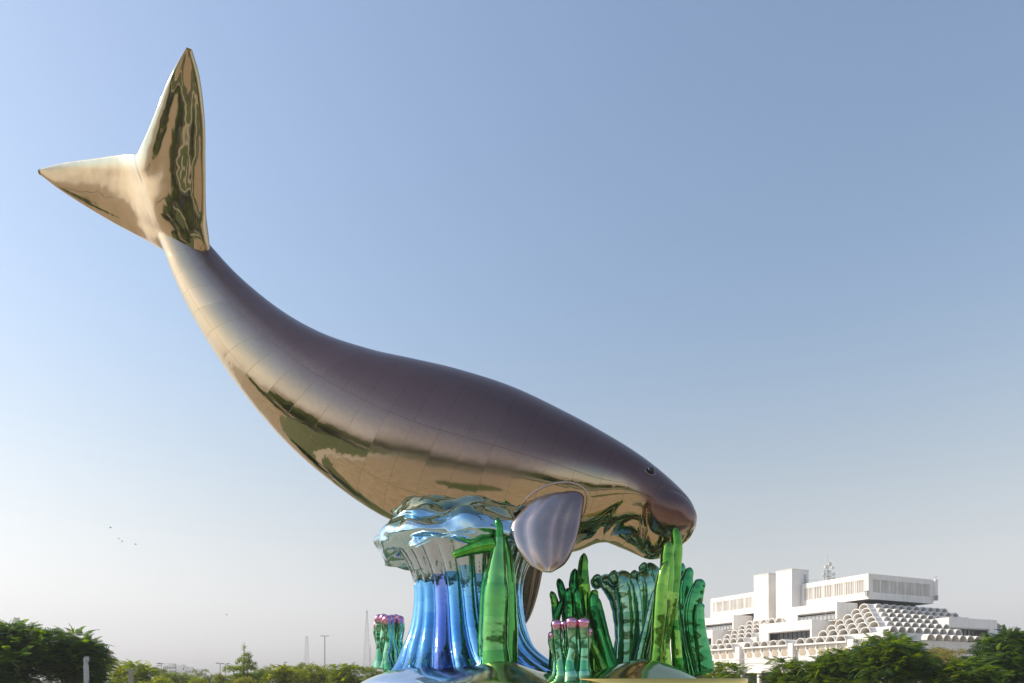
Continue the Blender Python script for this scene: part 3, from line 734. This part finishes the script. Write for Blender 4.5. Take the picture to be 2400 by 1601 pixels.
m_ = MB(); m_.tube([(-14.2,-12,6.3),(-14.2,6,6.35),(-14.2,20,6.3),(-14.2,40,6.3)],0.05,6); bpart(m_, 'cable', M_steel)
m_ = MB(); m_.box((-13.25,-13.25,3.6),(LS,-12.9,4.02)).box((-13.25,-12.9,3.6),(-12.9,LT,4.02)); bpart(m_, 'fascia', M_white)
# ground floor columns and recess
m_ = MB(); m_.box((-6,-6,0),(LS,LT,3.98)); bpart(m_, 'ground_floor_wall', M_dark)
for t in (-12.5,-4,5.2,14,18.6,27,34): 
    m_ = MB(); m_.box((-12.8,t,0),(-12.2,t+0.6,3.99)); bpart(m_, 'column', M_white)
for s in (-4,5,14,23,32):
    m_ = MB(); m_.box((s,-12.8,0),(s+0.6,-12.2,3.99)); bpart(m_, 'column', M_white)
for t in (16.6,23.0):
    m_ = MB(); m_.box((-6.1,t,1.6),(-6.01,t+2.0,3.2)); bpart(m_, 'window', M_glass)

# loggia boxes with a deep beam, side walls and glazing
def loggia(face, a0, a1, front, depth, z0, zt, beam, rail=False):
    """face 't': front lies at s=-front and runs along t; face 's': front lies at t=-front and runs along s"""
    def bx(p0, p1, d0, d1, q0, q1, mat, name, parent=None):
        m_ = MB()
        if face == 't': m_.box((-front+d0, p0, q0), (-front+d1, p1, q1))
        else: m_.box((p0, -front+d0, q0), (p1, -front+d1, q1))
        return bpart(m_, name, mat, parent)
    bx(a0, a1, 0, 0.4, zt-beam, zt, M_white, 'beam')
    bx(a0, a0+0.35, 0.41, depth, z0, zt, M_white, 'side_wall'); bx(a1-0.35, a1, 0.41, depth, z0, zt, M_white, 'side_wall')
    bx(a0, a0+0.35, 0.0, 0.40, z0, zt-beam-0.003, M_white, 'end_pier'); bx(a1-2.4, a1, 0.0, 0.40, z0, zt-beam-0.003, M_white, 'end_pier')
    bx(a0+0.36, a1-0.36, 0.41, depth, zt-beam-0.15, zt-beam+0.25, M_white2, 'ceiling')
    bx(a0+0.36, a1-0.36, 0.41, depth, z0-0.2, z0, M_white2, 'floor')
    wn = bx(a0+0.36, a1-0.36, 1.5, 1.6, z0, zt-beam-0.16, M_glass, 'window')
    nm_ = 11
    for i in range(nm_+1):
        c = a0+0.4+(a1-a0-0.8)*i/nm_
        bx(c-0.07, c+0.07, 1.36, 1.499, z0+0.001, zt-beam-0.165, M_mull, 'mullion', wn)
    if rail:
        bx(a0+0.36, a1-2.41, 0.1, 0.18, z0+0.95, z0+1.05, M_steel, 'handrail')
        for i in range(10):
            c = a0+0.6+(a1-a0-3.4)*i/9
            bx(c-0.04, c+0.04, 0.1, 0.18, z0, z0+0.94, M_steel, 'rail_post')
        bx(a0+0.4, a1-2.45, 0.2, 0.22, z0+0.1, z0+0.9, M_railglass, 'rail_glass')
def clear_glass():
    m, t, b = new_mat('railing glass'); b.inputs['Base Color'].default_value = (0.8,0.82,0.82,1); b.inputs['Roughness'].default_value = 0.1
    b.inputs['Alpha'].default_value = 0.35
    return m
M_railglass = clear_glass()
loggia('t', 4.9, 17.8, 9.0, 9.3, 9.3, 13.45, 1.75)
loggia('t', 2.7, 14.2, 5.0, 5.5, 13.5, 16.7, 1.6, True)
loggia('t', 4.9+P0, 17.8+P0, 9.0, 9.3, 9.3, 13.45, 1.75)
loggia('t', 2.7+P0, 14.2+P0, 5.0, 5.5, 13.5, 16.7, 1.6, True)
loggia('s', 10.1, 24.4, 8.4, 8.6, 9.3, 13.5, 1.75)

# roof antenna mast with dishes
am = thing('antenna_mast', BM @ Vector((6,14,21.3)), 'slim steel antenna mast with round dishes on the white building roof', 'antenna', rz=TH)
b0 = BM @ Vector((6,14,21.3))
def apart(mbx, name, mat, smooth=False):
    o = bpy.data.objects.new(name, mbx.mesh(name, mat, smooth)); COL.objects.link(o); o.parent = am; return o
apart(MB().tube([(0,0,0),(0,0,5.2)], 0.11, 8), 'pole', M_steel)
apart(MB().tube([(0,0,5.2),(0,0,6.8)], 0.03, 6), 'whip_aerial', M_steel)
for dx in (-0.9, 0.9, 0.35): apart(MB().tube([(dx,0,0),(dx,0,3.7)], 0.08, 6), 'side_pole', M_steel)
for zz in (1.2, 2.4, 3.5): apart(MB().tube([(-0.9,0,zz),(0.9,0,zz)], 0.05, 6), 'crossarm', M_steel)
for (x, z, r_) in ((-1.3,2.6,0.5),(-0.3,1.8,0.5),(1.35,2.9,0.38),(1.35,2.0,0.36),(1.2,1.0,0.4),(-0.9,4.2,0.38),(0.2,4.9,0.42),(-1.0,1.3,0.3),(1.1,4.2,0.3)):
    dm = MB(); n = 18
    dm.add([(x+r_*math.cos(2*math.pi*i/n), -0.45, z+r_*math.sin(2*math.pi*i/n)) for i in range(n)]+[(x+r_*0.8*math.cos(2*math.pi*i/n), -0.1, z+r_*0.8*math.sin(2*math.pi*i/n)) for i in range(n)],
           [tuple(range(n-1,-1,-1)), tuple(range(n,2*n))]+[(i, (i+1) % n, n+(i+1) % n, n+i) for i in range(n)])
    apart(dm, 'dish', M_dish)

# ------------------------------------------------------------------ trees
def quads_mesh(name, V3, F4, C3, mat):
    m = bpy.data.meshes.new(name); nv, nf = len(V3), len(F4)
    m.vertices.add(nv); m.vertices.foreach_set('co', V3.astype(np.float32).ravel())
    m.loops.add(nf*4); m.loops.foreach_set('vertex_index', F4.astype(np.int32).ravel())
    m.polygons.add(nf); m.polygons.foreach_set('loop_start', np.arange(0, nf*4, 4, dtype=np.int32))
    m.update(calc_edges=True)
    a = m.color_attributes.new('Col', 'FLOAT_COLOR', 'POINT')
    a.data.foreach_set('color', np.hstack([C3, np.ones((nv, 1))]).astype(np.float32).ravel())
    m.materials.append(mat); return m

def feather(n_pairs=7, length=0.55, lw=0.045, ll=0.17, droop=0.35):
    """a feathery compound leaf along +x"""
    v, f = [], []
    for i in range(n_pairs):
        t = (i+0.6)/n_pairs; x = t*length; z = -droop*length*t*t
        L = ll*(1-0.65*abs(t-0.4))
        for sg in (-1, 1):
            b = len(v)
            v += [(x-lw*0.5, 0, z), (x+lw*0.5, 0, z), (x+lw*0.9+L*0.35, sg*L, z-0.25*L), (x+L*0.35, sg*L, z-0.25*L)]
            f.append((b, b+1, b+2, b+3) if sg > 0 else (b+3, b+2, b+1, b))
    b = len(v); v += [(0,-0.008,0),(length,-0.004,-droop*length),(length,0.004,-droop*length),(0,0.008,0)]; f.append((b,b+1,b+2,b+3))
    return np.array(v), np.array(f)
def tuft(n=7, size=0.16, seed=1):
    r_ = np.random.default_rng(seed); v, f = [], []
    for i in range(n):
        c = r_.normal(0, size*0.8, 3); d = r_.normal(0, 1, 3); d[2] *= 0.5; d /= np.linalg.norm(d)
        e = np.cross(d, r_.normal(0, 1, 3)); e /= np.linalg.norm(e); b = len(v)
        v += [c-d*size*0.5, c+e*size*0.22, c+d*size*0.5, c-e*size*0.22]; f.append((b, b+1, b+2, b+3))
    return np.array(v), np.array(f)
FEATH = feather(); FEATH_S = feather(6, 0.5, 0.055, 0.16, 0.45); TUFT = tuft()

def crown_mesh(name, lobes, per, tmpl, cols, rng, scale=(0.8,1.25), outward=True, shell=0.55, tilt=0.35):
    """lobes: (centre, (rx,ry,rz)); leaves sit in the outer shell of each lobe"""
    P, Dr = [], []
    for (c, rad) in lobes:
        n = int(per*(rad[0]*rad[1]*rad[2])**(2/3))
        d = rng.normal(0, 1, (n, 3)); d /= np.linalg.norm(d, axis=1)[:, None]
        d[:, 2] = np.where(d[:, 2] < -0.35, -d[:, 2]*0.8, d[:, 2])
        rr = shell+(1.16-shell)*rng.random(n)**0.7
        P.append(np.array(c)+d*np.array(rad)*rr[:, None]); Dr.append(d)
    P = np.vstack(P); Dr = np.vstack(Dr); n = len(P)
    az = np.arctan2(Dr[:, 1], Dr[:, 0])+rng.normal(0, 0.7, n)
    el = rng.normal(0.05, tilt, n)+0.5*Dr[:, 2]
    X = np.stack([np.cos(az)*np.cos(el), np.sin(az)*np.cos(el), np.sin(el)], 1)
    up = np.tile([0, 0, 1.0], (n, 1))+rng.normal(0, 0.35, (n, 3))
    Yv = np.cross(up, X); Yv /= np.linalg.norm(Yv, axis=1)[:, None]; Z = np.cross(X, Yv)
    sc = rng.uniform(*scale, n)
    tv, tf = tmpl
    V3 = P[:, None, :]+sc[:, None, None]*(tv[None, :, 0:1]*X[:, None, :]+tv[None, :, 1:2]*Yv[:, None, :]+tv[None, :, 2:3]*Z[:, None, :])
    F4 = tf[None]+(np.arange(n)*len(tv))[:, None, None]
    ci = rng.random(n)
    pal = np.array(cols); idx = np.minimum((ci*len(pal)).astype(int), len(pal)-1)
    C = pal[idx]*rng.uniform(0.75, 1.25, (n, 1))
    C3 = np.repeat(C[:, None, :], len(tv), 1).reshape(-1, 3)
    C3 = np.clip(C3*np.array([1.45,1.42,1.0]), 0.004, 0.4)
    return quads_mesh(name, V3.reshape(-1, 3), F4.reshape(-1, 4), C3, M_leaf)

DARK = [(0.030,0.066,0.026), (0.040,0.082,0.028), (0.046,0.090,0.030), (0.036,0.072,0.032), (0.09,0.165,0.025)]
GREEN = [(0.075,0.130,0.026), (0.085,0.145,0.028), (0.10,0.155,0.03), (0.065,0.115,0.028), (0.13,0.18,0.025)]
LIME = [(0.14,0.18,0.022), (0.165,0.205,0.025), (0.12,0.165,0.024), (0.19,0.215,0.028), (0.11,0.15,0.024)]
OLIVE = [(0.17,0.165,0.06), (0.19,0.18,0.065), (0.145,0.15,0.055), (0.21,0.19,0.08)]
GREY = [(0.095,0.125,0.06), (0.11,0.14,0.075), (0.08,0.115,0.05)]

def tree(name, label, x, Y, top, halfw, cols, kind='feather', group=None, seed=0, bottom=0.8, per=None, depth=None, shape='round', lob=None):
    """a tree standing at (x,Y): top height, half crown width"""
    rg = np.random.default_rng(seed+100); rp = random.Random(seed)
    t = thing(name, (x, Y, 0), label, 'tree', group)
    cz = (top+bottom)/2; hz = (top-bottom)/2; lobes = []
    nl = lob or 22
    dp = depth or halfw
    if shape == 'tier':
        nt_ = 7
        for i in range(nt_):
            f = i/(nt_-1); z = bottom+(top-bottom)*f; rr = halfw*(1-f)**0.8+0.18
            for j in range(max(2, int(6*(1-f))+1)):
                a = rp.uniform(0, 2*math.pi); q = rr*rp.uniform(0.35, 0.75)
                lobes.append(((q*math.cos(a), q*math.sin(a), z+rp.uniform(-0.15,0.15)), (rr*0.66, rr*0.66, (top-bottom)*0.10)))
    else:
        for i in range(nl):
            while True:
                q = [rp.uniform(-1, 1) for _ in range(3)]
                if q[0]**2+q[1]**2+q[2]**2 < 1: break
            sc = rp.choice((0.2, 0.26, 0.32, 0.4))*rp.uniform(0.85, 1.1)
            c = (q[0]*(halfw*(1-sc*0.8)), q[1]*(dp*(1-sc*0.8)), cz+q[2]*(hz*(1-sc*0.9)))
            lobes.append((c, (halfw*sc*1.15, dp*sc*1.15, hz*sc*0.80)))
    tm = {'feather': FEATH, 'small': FEATH_S, 'tuft': TUFT}[kind]
    pr = (per or {'feather': 150, 'small': 150, 'tuft': 170}[kind])*0.85
    me = crown_mesh('crown', lobes, pr, tm, cols, rg, tilt=0.3)
    cr = bpy.data.objects.new('crown', me); COL.objects.link(cr); cr.parent = t
    # trunk and limbs
    tk_ = MB(); fork = bottom+0.25*hz
    tk_.tube([(0,0,-0.05),(0.04*halfw,0,fork*0.5),(0,0.03*halfw,fork)], [0.055*top, 0.042*top, 0.036*top], 10)
    trunk = tk_.build('trunk', M_bark); trunk.parent = t
    for c, rad in rp.sample(lobes, min(len(lobes), 9)):
        p0 = Vector((0, 0.02*halfw, fork*0.97)); p1 = Vector(c); mid = p0.lerp(p1, 0.5)+Vector((0,0,-0.12*(p1-p0).length))
        lb = MB().tube(catmull([p0, mid, p1], 8), np.linspace(0.022*top, 0.006*top, 8), 6).build('limb', M_bark); lb.parent = t
    return t
def px_tree(name, label, u0, u1, vtop, Y, cols, **kw):
    x = ((u0+u1)/2-1200)*Y/1600; hw = (u1-u0)/2*Y/1600*1.1; top = EYE+(1600-vtop)*Y/1600
    return tree(name, label, x, Y, top, hw, cols, **kw)

# near left
px_tree('flame_tree', 'big dark feathery tree at the far left edge', -85, 122, 1448, 33, DARK, group='dark feathery trees', seed=1, bottom=0.4, per=170, lob=46, depth=2.2)
px_tree('flame_tree', 'dark feathery tree standing just left of the zigzag pylon', 124, 226, 1464, 35, DARK, group='dark feathery trees', seed=2, bottom=0.3, per=170, lob=34, depth=1.8)
px_tree('broadleaf_tree', 'yellow green tree poking out right of the dark left trees', 205, 262, 1515, 45, LIME, seed=3, bottom=1.2)
# right of the sculpture
px_tree('flame_tree', 'small dark green tree closest to the right of the seaweed', 1650, 1752, 1538, 44, GREEN, group='feathery trees before the white building', seed=4, bottom=0.8)
px_tree('flame_tree', 'low wide green tree in front of the white lower wall', 1795, 1902, 1537, 42, DARK+GREEN, group='feathery trees before the white building', seed=5, bottom=0.7)
px_tree('flame_tree', 'mid height green tree left of the tallest feathery tree', 1876, 2040, 1519, 40, DARK+GREEN, group='feathery trees before the white building', seed=6, bottom=0.8, lob=26)
px_tree('flame_tree', 'tallest feathery green tree before the building corner', 2000, 2184, 1478, 38, DARK+GREEN, group='feathery trees before the white building', seed=7, bottom=0.9, per=190, lob=30)
px_tree('broadleaf_tree', 'pale olive tree behind the tallest feathery tree', 2140, 2270, 1505, 62, OLIVE, kind='tuft', seed=8, bottom=0.8, group='olive trees by the building')
px_tree('broadleaf_tree', 'pale olive tree left of the far right dark tree', 2250, 2370, 1512, 66, OLIVE, kind='tuft', seed=9, bottom=0.8, group='olive trees by the building')
px_tree('flame_tree', 'low spreading dark tree at the bottom right', 2195, 2350, 1540, 36, DARK+GREEN, group='feathery trees before the white building', seed=10, bottom=0.7)
px_tree('flame_tree', 'dark tree cut off by the right edge', 2300, 2470, 1474, 38, DARK, group='feathery trees before the white building', seed=11, bottom=0.9, per=190, lob=28)
# middle distance
mids = [('bushy tree leaning over the stone post', 268, 372, 1542, 60, LIME+GREEN, 'small', 'round'),
        ('grey green round tree before the distant white blocks', 372, 447, 1568, 75, GREY+GREEN, 'tuft', 'round'),
        ('grey tree with rounded top right of the distant white blocks', 448, 506, 1563, 90, GREY, 'tuft', 'round'),
        ('tall tiered conical green tree with a flat tuft on top', 524, 616, 1521, 70, GREEN, 'tuft', 'tier'),
        ('low lime bush left of the tiered conical tree', 443, 488, 1586, 60, LIME, 'tuft', 'round'),
        ('pale olive bush under the tiered conical tree', 495, 548, 1575, 62, OLIVE+GREEN, 'tuft', 'round'),
        ('small grey green bush right of the tiered conical tree', 553, 602, 1576, 58, OLIVE+LIME, 'tuft', 'round'),
        ('dark green tree first right of the tiered conical tree', 596, 642, 1558, 72, GREEN, 'tuft', 'round'),
        ('bright yellow green tree in the row left of the lattice tower', 625, 690, 1554, 68, LIME, 'small', 'round'),
        ('tall yellow green tree in front of the lattice tower', 670, 732, 1548, 74, LIME+GREEN, 'tuft', 'round'),
        ('broad yellow green tree below the floodlight mast', 690, 775, 1546, 70, LIME, 'tuft', 'round'),
        ('bright green tree left of the mound', 772, 862, 1548, 66, GREEN+LIME, 'small', 'round'),
        ('lower green tree tucked behind the silver mound', 838, 900, 1556, 80, GREEN, 'tuft', 'round'),
        ('small dark tree under the distant white blocks', 255, 290, 1568, 70, GREEN, 'tuft', 'round'),
        ('dim grey green tree far behind the bushy tree', 362, 392, 1562, 110, GREY, 'tuft', 'round'),
        ('low bushy tree filling the gap before the long pale block', 415, 480, 1575, 85, GREEN+LIME, 'tuft', 'round'),
        ('green tree behind and right of the tiered conical tree', 585, 632, 1564, 95, GREEN+LIME, 'tuft', 'round'),
        ('fresh green tree behind the base of the lattice tower', 642, 712, 1557, 98, LIME, 'tuft', 'round'),
        ('fresh green tree behind the base of the floodlight mast', 735, 805, 1554, 96, LIME+GREEN, 'tuft', 'round'),
        ('low pale green bush between the stone post and the conical tree', 330, 400, 1582, 52, LIME, 'tuft', 'round'),
        ('dim grey tree right of the rounded grey tree', 500, 530, 1570, 110, GREY, 'tuft', 'round')]
for i, (lb, u0, u1, vt, Y, cl, kd, sh) in enumerate(mids):
    px_tree('conical_tree' if sh == 'tier' else 'park_tree', lb, u0, u1, vt, Y, cl, kind=kd, group='park trees in the middle distance', seed=20+i, bottom=0.5 if sh == 'round' else 0.8, shape=sh, lob=26, per=150 if kd == 'tuft' else 130)
# the park behind the camera, seen only in the polished metal
rg = np.random.default_rng(3); lobes = []
for i in range(150):
    a = rg.uniform(math.pi*0.98, math.pi*2.02); d = rg.uniform(52, 95)
    if rg.random() < 0.2: continue
    r_ = rg.uniform(2.0, 3.6); lobes.append(((d*math.cos(a)+4, d*math.sin(a)+10, rg.uniform(2.0, 3.6)), (r_, r_, r_*0.9)))
big = tuft(6, 0.9, 4)
o = bpy.data.objects.new('distant_woodland', crown_mesh('distant_woodland', lobes, 32, big, GREEN+DARK, rg)); COL.objects.link(o); tag(o, kind='stuff')

# ------------------------------------------------------------------ posts, masts, far blocks, birds
pb = at(202,1601,27); pb.z = 0
pil = thing('zigzag_pylon', pb, 'narrow pale grey zigzag edged pylon before the dark left trees', 'pylon')
out = [(-0.07,0.0),(0.07,0.0),(0.02,1.0),(0.04,1.55),(0.09,1.85),(0.07,2.35),(0.03,2.48),(0.09,2.62),(0.085,2.74),(-0.05,2.72),(-0.085,2.60),(-0.06,2.45),(-0.085,2.36),(-0.07,2.0),(-0.06,1.5),(-0.07,1.0)]
mb = MB(); n = len(out)
mb.add([(pb.x+x*0.8, pb.y-0.08, z) for x, z in out]+[(pb.x+x*0.8, pb.y+0.08, z) for x, z in out], [tuple(range(n)), tuple(range(2*n-1, n-1, -1))]+[((i+1) % n, i, n+i, n+(i+1) % n) for i in range(n)])
mb.build('blade', M_pylon, pil)
MB().box((pb.x-0.25,pb.y-0.25,0.009),(pb.x+0.25,pb.y+0.25,0.06)).build('base_plate', M_steel, pil)
sb_ = at(307,1601,45); sb_.z = 0
st_ = thing('stone_post', sb_, 'short beige stone post under the bushy tree', 'post')
MB().box((sb_.x-0.11,sb_.y-0.11,0),(sb_.x+0.11,sb_.y+0.11,2.45)).build('shaft', M_stone, st_)
MB().box((sb_.x-0.14,sb_.y-0.14,2.45),(sb_.x+0.14,sb_.y+0.14,2.6)).build('cap', M_stone, st_)

def lattice(label, u, vtop, Y, wb, wt, group='lattice radio masts on the horizon', th=0.22):
    x = (u-1200)*Y/1600; Ht = EYE+(1600-vtop)*Y/1600
    t = thing('lattice_mast', (x, Y, 0), label, 'mast', group)
    for sx in (-1, 1):
        for sy in (-1, 1):
            MB().tube([(x+sx*wb/2, Y+sy*wb/2, 0), (x+sx*wt/2, Y+sy*wt/2, Ht*0.97)], [th, th*0.7], 5).build('leg', M_mast, t)
    n = max(8, int(Ht/5)); br = MB()
    for i in range(n):
        f0, f1 = i/n, (i+1)/n; w0 = wb+(wt-wb)*f0; w1 = wb+(wt-wb)*f1; z0, z1 = Ht*0.97*f0, Ht*0.97*f1
        for sy in (-1, 1):
            br.tube([(x-w0/2, Y+sy*w0/2, z0), (x+w1/2, Y+sy*w1/2, z1)], th*0.5, 4); br.tube([(x+w0/2, Y+sy*w0/2, z0), (x-w1/2, Y+sy*w1/2, z1)], th*0.5, 4)
            br.tube([(x-w1/2, Y+sy*w1/2, z1), (x+w1/2, Y+sy*w1/2, z1)], th*0.5, 4)
    br.build('bracing', M_mast, t)
    MB().tube([(x, Y, Ht*0.95), (x, Y, Ht)], th*0.8, 5).build('tip', M_mast, t)
lattice('tallest thin lattice mast rising beside the left coral cluster', 860, 1425, 700, 9, 0.7, th=0.16)
lattice('faint lattice tower left of the floodlight mast', 719, 1488, 650, 5.5, 1.8, th=0.15)
lattice('faint thin lattice mast behind the tiered conical tree', 572, 1502, 800, 3.0, 1.6, th=0.11)
lattice('short faint lattice mast close right of the tallest mast', 868, 1512, 800, 2.8, 1.2, th=0.11)

def lamp(label, u, vtop, Y, arms, group='lamp posts beyond the park', r_=0.09):
    x = (u-1200)*Y/1600; Ht = EYE+(1600-vtop)*Y/1600
    t = thing('lamp_post', (x, Y, 0), label, 'lamp post', group)
    MB().tube([(x,Y,0),(x,Y,Ht)], [r_*1.5, r_], 8).build('pole', M_steel, t)
    for a in arms:
        MB().tube([(x,Y,Ht-0.1),(x+a,Y,Ht)], r_*0.6, 6).build('arm', M_steel, t)
        MB().box((x+a-0.12*abs(a)-0.2,Y-0.25,Ht-0.12),(x+a+0.12*abs(a)+0.2,Y+0.25,Ht+0.10)).build('lamp_head', M_steel, t)
lamp('tall floodlight mast with a crown of lamps right of the lattice tower', 761, 1490, 260, (-1.4,-0.6,0.6,1.4), r_=0.2)
lamp('thin lamp post right of the dark left trees', 257, 1531, 120, (0.3,), r_=0.1)
lamp('single arm street lamp above the distant white blocks', 412, 1555, 170, (-4.0,), r_=0.1)
lamp('lamp post left of the tiered conical tree', 516, 1554, 150, (-0.6,), r_=0.09)
lamp('double headed lamp post nearest the tiered conical tree', 528, 1555, 160, (-0.7,0.7), r_=0.09)
lamp('short lamp post left of the single arm street lamp', 378, 1554, 170, (-0.4,), r_=0.09)
lamp('short lamp post among the yellow green trees', 666, 1552, 150, (0.3,), r_=0.08)

def block(label, u0, u1, vtop, Y, floors, nwin):
    x0 = (u0-1200)*Y/1600; x1 = (u1-1200)*Y/1600; Ht = EYE+(1600-vtop)*Y/1600
    t = thing('office_block', ((x0+x1)/2, Y, 0), label, 'building', 'pale blocks on the horizon')
    wl = MB().box((x0,Y,0),(x1,Y+14,Ht)).build('wall', M_white, t)
    MB().box((x0-0.3,Y-0.3,Ht),(x1+0.3,Y+14.3,Ht+0.6)).build('roof', M_white2, t)
    MB().box((x0+(x1-x0)*0.3,Y+3,Ht+0.6),(x0+(x1-x0)*0.6,Y+9,Ht+2.6)).build('plant_room', M_white2, t)
    fh = Ht/floors
    wm = MB().box((0,0,0),((x1-x0)/nwin*0.6,0.12,fh*0.5)).mesh('window', M_glass)
    for f in range(floors):
        for i in range(nwin):
            o = bpy.data.objects.new('window', wm); COL.objects.link(o); attach(o, t)
            o.matrix_parent_inverse = t.matrix_world.inverted(); o.location = (x0+(x1-x0)*(i+0.2)/nwin, Y-0.10, f*fh+fh*0.3)
block('pale distant block with rooftop plant room, left of the grey rounded tree', 382, 412, 1561, 640, 5, 7)
block('second pale distant block, lower, right beside the taller one', 413, 432, 1563, 660, 4, 5)
block('long low pale distant block farthest right of the three', 434, 452, 1569, 640, 3, 6)

def bird(label, u, v, Y, span, ang, flap):
    p = at(u, v, Y); t = thing('bird', p, label, 'bird', 'small dark birds in the sky')
    ca, sa = math.cos(ang), math.sin(ang)
    def T(x, y, z): return (p.x+span*(x*ca-y*sa), p.y+span*(x*sa+y*ca), p.z+span*z)
    MB().tube([T(-0.26,0,0.0),T(-0.12,0,0.0),T(0.05,0,0.01),T(0.2,0,0.02),T(0.28,0,0.02)], [0.012*span,0.05*span,0.07*span,0.045*span,0.012*span], 8).build('body', M_bird, t, True)
    for sg in (-1, 1):
        m = MB(); z1, z2 = flap*0.16, flap*0.10
        top = [T(0.12,sg*0.04,0.02),T(0.12,sg*0.25,0.02+z1),T(-0.02,sg*0.5,0.02+z2),T(-0.08,sg*0.25,0.015+z1),T(-0.08,sg*0.04,0.015)]
        low = [(a[0], a[1], a[2]-0.015*span) for a in top]
        m.add(top+low, [(0,1,3,4),(1,2,3),(9,8,6,5),(8,7,6),(0,5,6,1),(1,6,7,2),(2,7,8,3),(3,8,9,4),(4,9,5,0)]); m.build('wing', M_bird, t)
    m = MB(); q = [T(-0.22,-0.03,0),T(-0.22,0.03,0),T(-0.40,0.07,0),T(-0.40,-0.07,0)]
    m.add(q+[(a[0],a[1],a[2]-0.01*span) for a in q], [(3,2,1,0),(4,5,6,7),(0,1,5,4),(1,2,6,5),(2,3,7,6),(3,0,4,7)]); m.build('tail', M_bird, t)
bird('topmost small bird of the left flock', 259, 1237, 90, 0.54, 0.4, 1.0)
bird('small bird of the left flock, second from top', 279, 1263, 95, 0.50, -0.3, 0.6)
bird('small bird just below the second one of the left flock', 286, 1269, 95, 0.48, 0.8, 1.2)
bird('lowest rightmost bird of the left flock', 318, 1276, 90, 0.54, 0.1, 0.8)
bird('lone bird low over the park trees', 531, 1441, 100, 0.50, 1.0, 1.0)
bird('lone bird right of the white building roof', 2194, 1353, 100, 0.50, 2.6, 0.7)

# ------------------------------------------------------------------ haze
HZ = 0.0006
if HZ > 0:
    mb = MB(); mb.box((-1100,-400,-1.0),(1100,1050,95))
    hz_ = mb.build('haze', None); tag(hz_, kind='stuff')
    m = bpy.data.materials.new('air'); m.use_nodes = True; t = m.node_tree; t.nodes.clear()
    pv = t.nodes.new('ShaderNodeVolumePrincipled'); pv.inputs['Density'].default_value = HZ; pv.inputs['Color'].default_value = (0.93,0.92,0.92,1); pv.inputs['Anisotropy'].default_value = 0.2
    ou = t.nodes.new('ShaderNodeOutputMaterial'); t.links.new(pv.outputs[0], ou.inputs['Volume'])
    hz_.data.materials.append(m)
